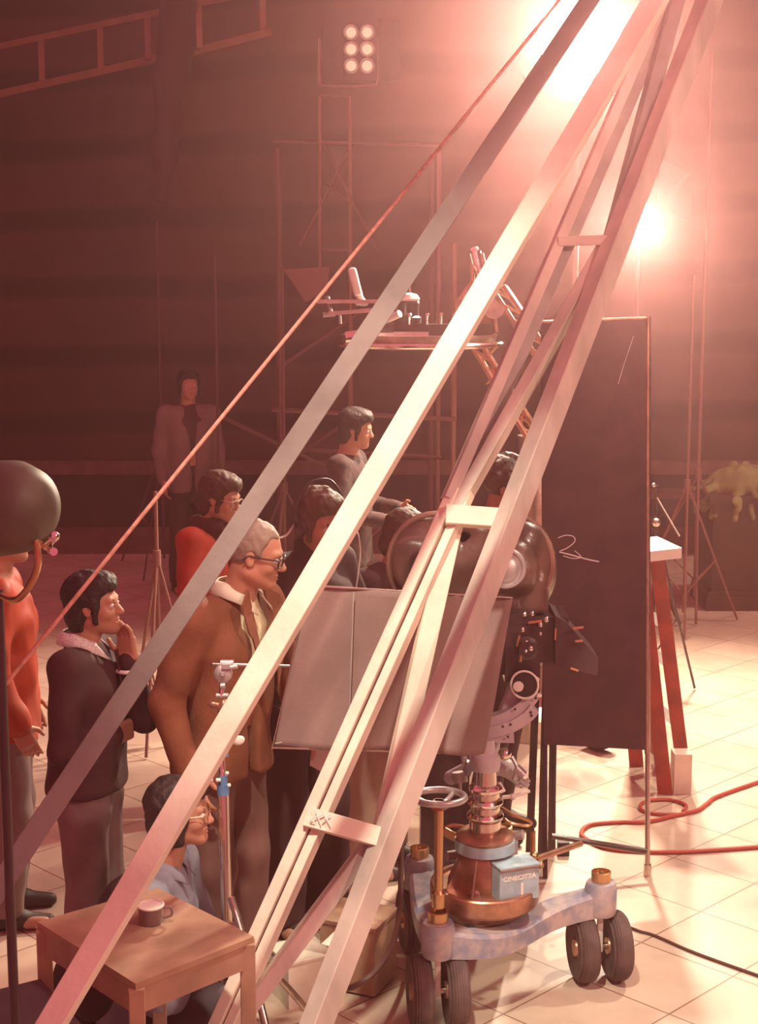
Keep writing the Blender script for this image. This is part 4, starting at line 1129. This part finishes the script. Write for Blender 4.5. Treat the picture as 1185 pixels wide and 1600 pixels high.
# ------------------------------------------------------------------ grey canvas flag on its grip stand
TG = 4.98
gp = lambda px, py, dt=0: at(px, py, TG + dt)
gf = thing('canvas_flag', 'grey canvas flag panel hung in front of the film camera', 'flag', gp(600, 1175))
TL, TR, BR_, BL = gp(482, 915), gp(800, 935, .08), gp(757, 1178, .06), gp(426, 1168, -.04)
vs = []; NU, NV = 30, 24
for j in range(NV + 1):
    for i in range(NU + 1):
        u, v = i / NU, j / NV; p = (TL * (1 - u) + TR * u) * (1 - v) + (BL * (1 - u) + BR_ * u) * v
        p = p + Vector((0, .008 * math.sin(u * 9 + v * 2) + .006 * math.sin(v * 7 + u * 13) + (.02 * math.sin((u - .75) * 14 + v * 3) if u > .7 else 0), 0)); vs.append(p)
fs = [(j * (NU + 1) + i, (j + 1) * (NU + 1) + i, (j + 1) * (NU + 1) + i + 1, j * (NU + 1) + i + 1) for j in range(NV) for i in range(NU)]
cl = MB().add(vs, fs).obj('canvas', CLOTHG, gf); md = cl.modifiers.new('t', 'SOLIDIFY'); md.thickness = .006; md.offset = 0
MB().tube([TL, BL, BR_, TR], .005, 8, True).obj('wire_frame', STEEL, gf)
MB().beam(gp(553, 925, -.012), gp(545, 1160, -.03), .004, .002).cyl(gp(430, 1162, -.06), gp(441, 1160, -.06), .003).obj('seam', WOOD_GREY, gf)
fo = Vector((gp(350, 1430).x, gp(350, 1430).y, 0))
TT = 4.72
sp = lambda px, py, dt=0: at(px, py, TT + dt)
fo = Vector((sp(359, 1500).x, sp(359, 1500).y, 0))
gs = thing('grip_stand', 'silver grip stand with blue collar holding the canvas flag', 'stand', fo)
MB().cyl(fo + Vector((0, 0, .12)), sp(349, 1238), .019, .017, 20).obj('lower_tube', CHROME, gs)
MB().cyl(sp(349, 1238), sp(346, 1180), .011, n=16).cyl(sp(346, 1180), sp(345, 1100), .009, n=16).cyl(sp(346, 1090), sp(348, 1060), .008, n=12).obj('upper_tube', CHROME, gs)
MB().cyl(sp(349, 1242), sp(348.5, 1226), .0185, n=20).cyl(sp(348.5, 1226), sp(348, 1212), .0145, n=20).cyl(sp(352, 1182), sp(351, 1170), .011, n=16).each('collar', BLUE_DARK, gs)
MB().cyl(sp(345, 1219, -.02), sp(338, 1219, -.02), .006).cyl(sp(333, 1219, -.02), sp(322, 1219, -.02), .007).each('collar_screw', WHITE_PAINT, gs)
for px, py in ((358, 1227), (355, 1208), (354, 1166)): MB().ball(sp(px, py, -.02), .0065, 8).obj('collar_screw', WHITE_PAINT, gs)
Blend().ell(sp(373, 1157), (.020, .006, .015), Matrix.Rotation(R(-20), 3, 'Y'), .01).cone(sp(355, 1160), sp(366, 1156), .006, .008, .01).obj('wing_nut', WHITE_PAINT, gs, .0022)
hd_ = MB().lathe([(.001, -.014), (.026, -.013), (.028, -.004), (.028, .006), (.022, .012), (.010, .014), (.006, .022), (.001, .022)], sp(349, 1052), (0, -1, .1), 28)
hd_.cyl(sp(342, 1062), sp(356, 1062), .010).cyl(sp(345, 1072), sp(352, 1072), .012).obj('grip_head', ALU, gs)
MB().cyl(sp(345, 1036), sp(365, 1036), .010).box(sp(354, 1040, -.01), (.030, .03, .014)).cyl(sp(360, 1043, -.02), sp(371, 1041, -.02), .008).cyl(sp(338, 1087), sp(357, 1087), .008).obj('grip_jaw', ALU, gs)
Blend().ell(sp(333, 1101), (.014, .008, .011), None, .01).ell(sp(350, 1103), (.013, .016, .022), None, .01).cone(sp(333, 1101), sp(350, 1101), .006, .006, .008).cone(sp(346, 1108), sp(351, 1125), .010, .006, .01).obj('second_grip_head', COPPER, gs, .0025)
MB().cyl(sp(331, 1038), gp(452, 1041, -.02), .0045, n=10).obj('grip_arm', STEEL, gs)
for kk in range(3):
    aa = R(-60 + 120 * kk); v = Vector((math.cos(aa), math.sin(aa), 0))
    MB().tube(curve_pts([fo + Vector((0, 0, .62 - .1 * kk)) + v * .018, fo + v * .12 + Vector((0, 0, .5 - .1 * kk)), fo + v * .38 + Vector((0, 0, .12)), fo + v * .46 + Vector((0, 0, .014))], 6), .012, 10).obj('leg', STEEL, gs)
MB().ball(at(325, 1498, 4.58), .014, 12).cyl(at(332, 1492, 4.62), at(350, 1490, 4.7), .005).obj('leg_knob', WHITE_PAINT, gs)

# ------------------------------------------------------------------ table, cup, boxes
ZT = .72
qa, qb, qc, qd = onz(58, 1440, ZT), onz(246, 1387, ZT), onz(397, 1463, ZT), onz(212, 1537, ZT)
tb = thing('side_table', 'brown wooden table in the bottom left corner with a cup on it', 'table', Vector(((qa.x + qc.x) / 2, (qa.y + qc.y) / 2, 0)))
MB().prism([qa, qb, qc, qd], (0, 0, -.018)).obj('table_top', WOOD_TABLE, tb)
ctr = (qa + qb + qc + qd) / 4
ins = [p.lerp(ctr, .06) for p in (qa, qb, qc, qd)]
for p in ins: MB().beam(Vector((p.x, p.y, 0)), p + Vector((0, 0, -.018)), .042, .042).obj('leg', WOOD_TABLE, tb)
for i in range(4):
    a, b_ = ins[i] - Vector((0, 0, .055)), ins[(i + 1) % 4] - Vector((0, 0, .055)); MB().beam(a, b_, .07, .018, ref=(b_ - a).cross(Vector((0, 0, 1)))).obj('apron', WOOD_TABLE, tb)
cu = onz(236, 1442, ZT + .0005)
cp_ = thing('coffee_cup', 'small grey cup with a handle standing on the brown table', 'cup', cu)
MB().lathe([(.028, 0), (.031, .004), (.036, .050), (.037, .052), (.034, .052), (.030, .008), (.001, .006)], cu, (0, 0, 1), 32).obj('cup_body', mat('grey_glaze', (.20, .13, .13), .3, coat=.4), cp_)
MB().tube(curve_pts([cu + Vector((.034, 0, .044)), cu + Vector((.055, 0, .045)), cu + Vector((.058, 0, .024)), cu + Vector((.034, 0, .014))], 5), .004, 8).obj('handle', MATS['grey_glaze'], cp_)
MB().lathe([(.0362, .049), (.0380, .050), (.0380, .054), (.034, .055), (.033, .051)], cu, (0, 0, 1), 32).obj('rim', WHITE_PAINT, cp_)
# lower dark crate left under the table
lc_ = onz(120, 1620, 0)
tag(MB().box(Vector((-.98, 3.72, .30)), (.34, .34, .58), Matrix.Rotation(R(32), 3, 'Z')).obj('dark_crate', WOOD_DARK), 'dark crate below the left edge of the brown table', 'crate')
# camera crates at the foot of the timbers
c = onz(560, 1560, 0)
wc = thing('wooden_crate', 'brown wooden crate on the floor behind the feet of the timbers', 'crate', c + Vector((0, .12, 0)))
CRt = Matrix.Rotation(R(-24), 3, 'Z')
MB().box(c + Vector((0, .12, .13)), (.21, .19, .24), CRt).obj('body', WOOD_CRATE, wc)
MB().box(c + Vector((0, .12, .256)), (.225, .205, .012), CRt).obj('lid', WOOD_CRATE, wc)
MB().cyl(c + CRt @ Vector((.02, .0, .262)) + Vector((0, .1, 0)), c + CRt @ Vector((.06, .0, .262)) + Vector((0, .1, 0)), .006).obj('latch', STEEL, wc)
pp = onz(522, 1467, .2635)
tag(MB().prism([onz(502, 1476, .265), onz(515, 1479, .265), onz(540, 1462, .265), onz(530, 1450, .265)], (0, 0, .003)).obj('paper_sheet', WHITE_PAINT), 'bright white sheet lying on the brown crate', 'paper')
c = onz(468, 1575, 0)
tag(MB().box(c + Vector((0, .10, .08)), (.17, .17, .16), Matrix.Rotation(R(28), 3, 'Z')).box(c + Vector((0, .10, .164)), (.18, .18, .008), Matrix.Rotation(R(28), 3, 'Z')).obj('small_box', WOOD_PALE), 'low pale box on the floor left of the brown crate', 'box')

# big lamp housing at the left edge
lp = at(-8, 795, 3.5)
bl = thing('studio_lamp', 'big rounded lamp housing at the left edge with bright metal knob', 'studio lamp', Vector((lp.x, lp.y, 0)))
OLV = mat('olive_lamp_enamel', (.13, .10, .07), .55, .2, var=.3)
MB().lathe([(.001, -.16), (.05, -.155), (.085, -.13), (.105, -.08), (.110, 0), (.105, .03), (.098, .034), (.09, .02), (.001, .01)], lp, (-.75, .6, -.15), 40).obj('housing', OLV, bl)
MB().lathe([(.001, .005), (.088, .014), (.088, .020), (.001, .030)], lp, (-.75, .6, -.15), 40).obj('lens', GLASSW, bl)
MB().cyl(at(72, 850, 3.42), at(84, 840, 3.36), .014, .011).ball(at(85, 838, 3.36), .012, 12).cyl(at(78, 858, 3.4), at(84, 862, 3.36), .009).obj('tilt_knob', CHROME, bl)
MB().tube(curve_pts([lp + Vector((.09, -.06, .0)), at(60, 880, 3.42), at(30, 935, 3.48), lp + Vector((0, 0, -.20))], 6), .008, 8).obj('yoke', BRASS, bl)
MB().cyl(Vector((lp.x, lp.y, .1)), lp + Vector((0, 0, -.19)), .012).obj('pole', BLACKM, bl)
for kk in range(3):
    aa = R(100 + 120 * kk); v = Vector((math.cos(aa), math.sin(aa), 0)); f0 = Vector((lp.x, lp.y, 0))
    MB().cyl(f0 + Vector((0, 0, .7)), f0 + v * .42 + Vector((0, 0, .01)), .009).obj('leg', BLACKM, bl)

# ------------------------------------------------------------------ the crew
def foot_at(px, py, t, dx=0):
    p = at(px, py, t); return Vector((p.x + dx, p.y, 0))


# 1: man in dark sweater, hand on chin, left foreground
DKSW = mat('dark_sweater_wool', (.055, .016, .020), .85, bump=.2, bscale=200)
GREYTR = mat('grey_flannel', (.21, .13, .125), .85, var=.15, vscale=10)
root, T, J, hp = make_person('man in dark sweater with pointed pale collar, hand raised to his chin', foot_at(128, 900, 5.0), -6, .885,
    pose=dict(head=(.045, 0, 1.615), neck=(-.01, 0, 1.46), elR=(-.01, -.25, 1.13), wrR=(.11, -.02, 1.12), elL=(.19, .10, 1.16), wrL=(.165, .02, 1.40), shL=(.02, .18, 1.41)),
    head=(-4, -2), hair='full', hair_mat=HAIR_BLK, top='sweater', top_mat=DKSW, trouser_mat=GREYTR, hem=.975, bell=.02,
    hands=dict(L=dict(d=(-.12, .0, 1), lat=(-1, 0, .2), nrm=(-.4, -1, 0), curl=.35, thumb=.9), R=dict(d=(.5, .85, .1), lat=(0, .2, 1), nrm=(-.8, .4, 0), curl=.9)), h=.005)
add_collar(root, T, J['neck'], .885, mat('speckled_pale_cotton', (.86, .84, .78), .8, var=.35, vscale=160), r0=.064, r1=.078, front=.05, ext=.085, op=.9)
MB().prism([T @ Vector(p) for p in ((.118, -.018, 1.445), (.118, .018, 1.445), (.150, .030, 1.30), (.150, -.030, 1.30))], T.to_3x3() @ Vector((.006, 0, 0))).obj('necktie', mat('dark_red_tie', (.06, .018, .016), .6), root)
MB().torus(T @ (J['wrL'] + Vector((-.002, 0, -.035))), (0, 0, 1), .040, .007, 24, 8).obj('shirt_cuff', WHITE_PAINT, root)
MB().torus(T @ (J['wrR'] + Vector((-.03, 0, 0))), (1, .4, 0), .030, .005, 24, 8).obj('wristwatch', CHROME, root)

# 2: person in orange jacket at the left edge
ORG = mat('orange_nylon', (.42, .040, .012), .6, var=.25, vscale=7)
root, T, J, hp = make_person('person in a bright orange jacket standing behind the left lamp', foot_at(2, 900, 5.8), 10, .93, hair='full', hair_mat=HAIR_BRN, top='anorak', top_mat=ORG, trouser_mat=GREYTR, puff=.012, hem=.86, top_noise=.006, h=.007)

# 3: man in brown corduroy jacket and spectacles
CORD = mat('brown_corduroy', (.24, .075, .036), .85, var=.25, vscale=9, bump=.2, bscale=90)
RUSTTR = mat('rust_brown_trousers', (.17, .075, .065), .85, var=.2, vscale=8)
S3 = .985
b3 = foot_at(345, 1000, 5.2)
root, T, J, hp = make_person('grey-haired man with dark spectacles in a brown corduroy jacket and open pale shirt', b3, -32, S3,
    pose=dict(waist=(.01, 0, 1.09), chest=(.05, 0, 1.28), neck=(.075, 0, 1.455), head=(.155, .0, 1.605), shL=(.05, .19, 1.40), shR=(.04, -.20, 1.40), elR=(-.02, -.27, 1.13), wrR=(.05, -.25, .90), elL=(.08, .26, 1.14), wrL=(.27, .12, 1.02)),
    head=(26, 14), hair='balding', hair_mat=HAIR_GREY, top_mat=CORD, trouser_mat=RUSTTR, open_jacket=.05, hem=.88, bulk=1.04, bell=.03,
    hands=dict(L=dict(d=(.7, -.3, -.6), lat=(0, -1, .3), nrm=(-.3, -.3, -1), curl=.5)), skin=mat('ruddy_skin', (.52, .23, .15), .5, var=.15, vscale=12), h=.005)
SHIRTY = mat('cream_shirt_cotton', (.66, .56, .36), .75, var=.1)
add_shirt(root, T, J, SHIRTY)
add_collar(root, T, J['neck'], S3, mat('white_collar_cotton', (.70, .62, .50), .75), r0=.066, r1=.080, front=.055, ext=.06, op=.8)
add_glasses(root, T, hp, S3, BLACKM, .0032, .050, .034)
cz_ = J['chest']
for y in (-1, 1):
    P = [Vector((cz_.x + .095, y * .040, cz_.z + .21)), Vector((cz_.x + .120, y * .105, cz_.z + .17)), Vector((cz_.x + .150, y * .110, cz_.z + .08)), Vector((cz_.x + .158, y * .100, cz_.z + .06)), Vector((cz_.x + .165, y * .035, cz_.z - .12)), Vector((cz_.x + .146, y * .052, cz_.z + .05))]
    MB().prism([T @ p for p in P], T.to_3x3() @ Vector((.007, 0, 0))).obj('lapel', CORD, root)
ht = T @ (J['wrL'] + Vector((.10, -.05, -.06)))
tag(MB().prism([ht + Vector(v) for v in ((-.03, 0, .05), (.03, -.01, .04), (.02, -.02, -.10), (-.04, -.01, -.07))], (.0, .003, 0)).obj('paper_note', mat('pinkish_paper', (.62, .48, .44), .8)), 'small folded paper held by the man in the brown jacket', 'paper')

# 4: person in red jacket
REDJ = mat('red_wool_jacket', (.42, .035, .018), .8, var=.25, vscale=9)
S4 = .93
root, T, J, hp = make_person('person in a red jacket with dark scarf and glasses, second row left', foot_at(326, 900, 7.0), -18, S4,
    pose=dict(head=(.075, 0, 1.61), neck=(.01, 0, 1.455), elR=(.02, -.27, 1.12), wrR=(.16, -.14, 1.06), elL=(.10, .24, 1.16), wrL=(.26, .10, 1.30)), head=(-4, 14), hair='full', hair_mat=HAIR_BRN, top='jacket', top_mat=REDJ, trouser_mat=BLACKP, h=.007)
add_glasses(root, T, hp, S4, STEEL, .0022)
A = Blend(); n_ = J['neck']
for i in range(12):
    a = 2 * math.pi * i / 12; A.ell(n_ + Vector((.075 * math.cos(a), .075 * math.sin(a), .012)), (.032, .032, .045), None, .03)
A.cone(n_ + Vector((.08, -.03, -.02)), n_ + Vector((.13, -.02, -.22)), .036, .030, .03)
A.obj('scarf', mat('dark_maroon_scarf', (.07, .018, .016), .9), root, .007, T, noise=(.004, 60))
MB().tube([T @ Vector(p) for p in ((-.02, .10, 1.44), (.10, .02, 1.36), (.145, -.06, 1.25), (.12, -.15, 1.12))], .006, 6).obj('shoulder_strap', BRASS, root)

# 5: man with headset in dark roll-neck
S5 = 1.0
root, T, J, hp = make_person('man with headset and curly brown hair in a dark roll-neck, looking down', foot_at(472, 900, 5.72), -48, S5,
    pose=dict(head=(.115, 0, 1.60), neck=(.05, 0, 1.455), chest=(.04, 0, 1.28), elR=(-.02, -.29, 1.14), wrR=(.12, -.20, .98), elL=(.02, .29, 1.14), wrL=(.16, .2, .98)),
    head=(-6, 12, 4), hair='full', hair_mat=mat('warm_brown_hair', (.10, .045, .027), .6, bump=.5, bscale=70), top='rollneck', turtleneck=True, top_mat=mat('charcoal_rollneck', (.055, .018, .022), .85), trouser_mat=mat('black_trousers', (.055, .016, .020), .8), bulk=1.06, bell=.035, h=.0055)
hs_ = MB(); 
for y in (-1, 1): hs_.lathe([(.030, 0), (.034, .01), (.030, .022), (.001, .026)], T @ hp(-.004, y * .080, -.006), T.to_3x3() @ (rot_axes(-6, 12, 4) @ Vector((0, y, 0))), 24)
hs_.tube(curve_pts([T @ hp(-.01, -.098, .0), T @ hp(-.02, -.110, .07), T @ hp(-.03, -.060, .150), T @ hp(-.03, 0, .168), T @ hp(-.03, .060, .150), T @ hp(-.02, .110, .07), T @ hp(-.01, .098, .0)], 6), .006, 8)
hs_.obj('headset', BLACKM, root)
MB().tube(curve_pts([T @ hp(-.01, -.10, -.03), at(462, 818, 5.6), at(448, 836, 5.5), at(432, 842, 5.45), at(420, 850, 5.45)], 6), .0042, 6).obj('headset_cord', mat('pale_cord', (.5, .42, .38), .6), root)
MB().tube(curve_pts([T @ hp(.0, .09, -.05), at(556, 828, 5.55), at(563, 860, 5.5), at(560, 895, 5.45), at(556, 925, 5.45)], 6), .003, 6).obj('microphone_cord', MATS['pale_cord'], root)

# 6: curly-haired man behind the magazine
root, T, J, hp = make_person('curly-haired man behind the camera magazine, half hidden by a timber', foot_at(778, 800, 6.7), -22, .975,
    head=(6, 10), pose=dict(head=(.045, 0, 1.62), elR=(-.02, -.26, 1.13), wrR=(.10, -.18, .95)), hair='curly', hair_mat=HAIR_BRN, top='shirt', top_mat=mat('maroon_shirt', (.14, .03, .025), .8), trouser_mat=BLACKP, h=.007)

# 7: crouching man in blue shirt
BLUES = mat('washed_blue_denim', (.27, .27, .34), .85, var=.2, vscale=14, bump=.15, bscale=200)
S7 = .91
b7 = foot_at(250, 1300, 4.72)
zh = at(280, 1270, 4.72).z
root, T, J, hp = make_person('crouching man with long black hair, glasses and a washed blue shirt', b7, -8, S7,
    pose=dict(pelvis=(-.10, 0, .20), waist=(-.06, 0, .33), chest=(-.01, 0, .57), neck=(.0, 0, .755), head=(.075, 0, zh / S7 + .01),
              shL=(.01, .19, .71), shR=(.0, -.19, .71), elL=(.08, .24, .42), elR=(.05, -.24, .40), wrL=(.18, .12, .36), wrR=(.15, -.10, .33),
              hipL=(-.06, .10, .20), hipR=(-.06, -.10, .20), knL=(.23, .18, .36), knR=(.21, -.16, .34), anL=(.04, .16, .09), anR=(.02, -.16, .09)),
    head=(4, 0), hair='long', hair_mat=HAIR_BLK, top='shirt', top_mat=BLUES, trouser_mat=mat('dark_jeans', (.05, .03, .04), .8), hem=.93, h=.005)
add_glasses(root, T, hp, S7, COPPER, .0016, .05, .040)
add_collar(root, T, J['neck'], S7, BLUES, r0=.064, r1=.078, front=.04, ext=.05, op=.8)
tag(MB().box(b7 + Vector((-.12, 0, .045)), (.30, .34, .09)).obj('low_box', WOOD_CRATE), 'low wooden box that the crouching man sits on', 'box')
A = Blend(); A.cone(T @ Vector((-.10, -.05, .66)), T @ Vector((-.26, -.02, .36)), .075, .10, .05).cone(T @ Vector((-.08, .16, .68)), T @ Vector((-.24, .12, .36)), .06, .09, .05).cone(T @ Vector((-.24, 0, .38)), T @ Vector((-.34, 0, .16)), .10, .11, .05).cone(T @ Vector((-.07, -.20, .68)), T @ Vector((-.16, -.26, .40)), .06, .065, .05)
A.obj('waistcoat', mat('black_quilted_cloth', (.030, .012, .012), .8), root, .008, noise=(.004, 40))

# 8: dim person in patterned shirt near the crane
root, T, J, hp = make_person('dim figure in a mottled shirt standing under the camera crane', foot_at(545, 700, 9.0), -14, .985,
    pose=dict(elR=(.02, -.26, 1.14), wrR=(.24, -.14, 1.10), elL=(.06, .25, 1.14), wrL=(.30, .08, 1.14), head=(.05, 0, 1.62)), head=(0, 10), hair='full', hair_mat=HAIR_BLK, top='shirt', top_mat=mat('mottled_cotton', (.07, .028, .024), .85, vscale=26, col2=(.02, .009, .009)), trouser_mat=BLACKP, h=.009, brows=False)
# 9: person bending behind the film camera in tan trousers
S9 = .95
TAN = mat('tan_cotton_trousers', (.46, .30, .22), .85, var=.2, vscale=6)
root, T, J, hp = make_person('dark-haired person in dark striped top and tan trousers behind the flag', foot_at(592, 900, 6.35), -30, S9,
    pose=dict(head=(.14, 0, 1.50), neck=(.08, 0, 1.37), chest=(.05, 0, 1.22), shL=(.06, .19, 1.33), shR=(.05, -.19, 1.33), elL=(.12, .26, 1.06), elR=(.10, -.26, 1.06), wrL=(.30, .12, 1.0), wrR=(.28, -.12, 1.0)), head=(0, 26), hair='full', hair_mat=HAIR_BRN, top='sweater', top_mat=DKSW, trouser_mat=TAN, bell=.03, h=.007)
for z_, r_, m_ in ((0, .010, MATS['pale_cord']), (-.022, .010, RED_PAINT)):
    MB().tube(curve_pts([T @ Vector((-.02, -.15, 1.385 + z_)), T @ Vector((.02, -.235, 1.36 + z_)), T @ Vector((.10, -.25, 1.30 + z_))], 6), r_ * .7, 6).obj('shoulder_stripe', m_, root)
# 10: far figure in pale shirt
PALE = mat('pale_far_shirt', (.22, .14, .13), .85, var=.2)
root, T, J, hp = make_person('far dim figure whose pale shirt shows in the dark on the left', foot_at(296, 700, 12.0), -70, 1.0, hair='full', top='jacket', top_mat=PALE, trouser_mat=BLACKP, h=.012, brows=False, open_jacket=.03)
add_shirt(root, T, J, BLACKP, .012)
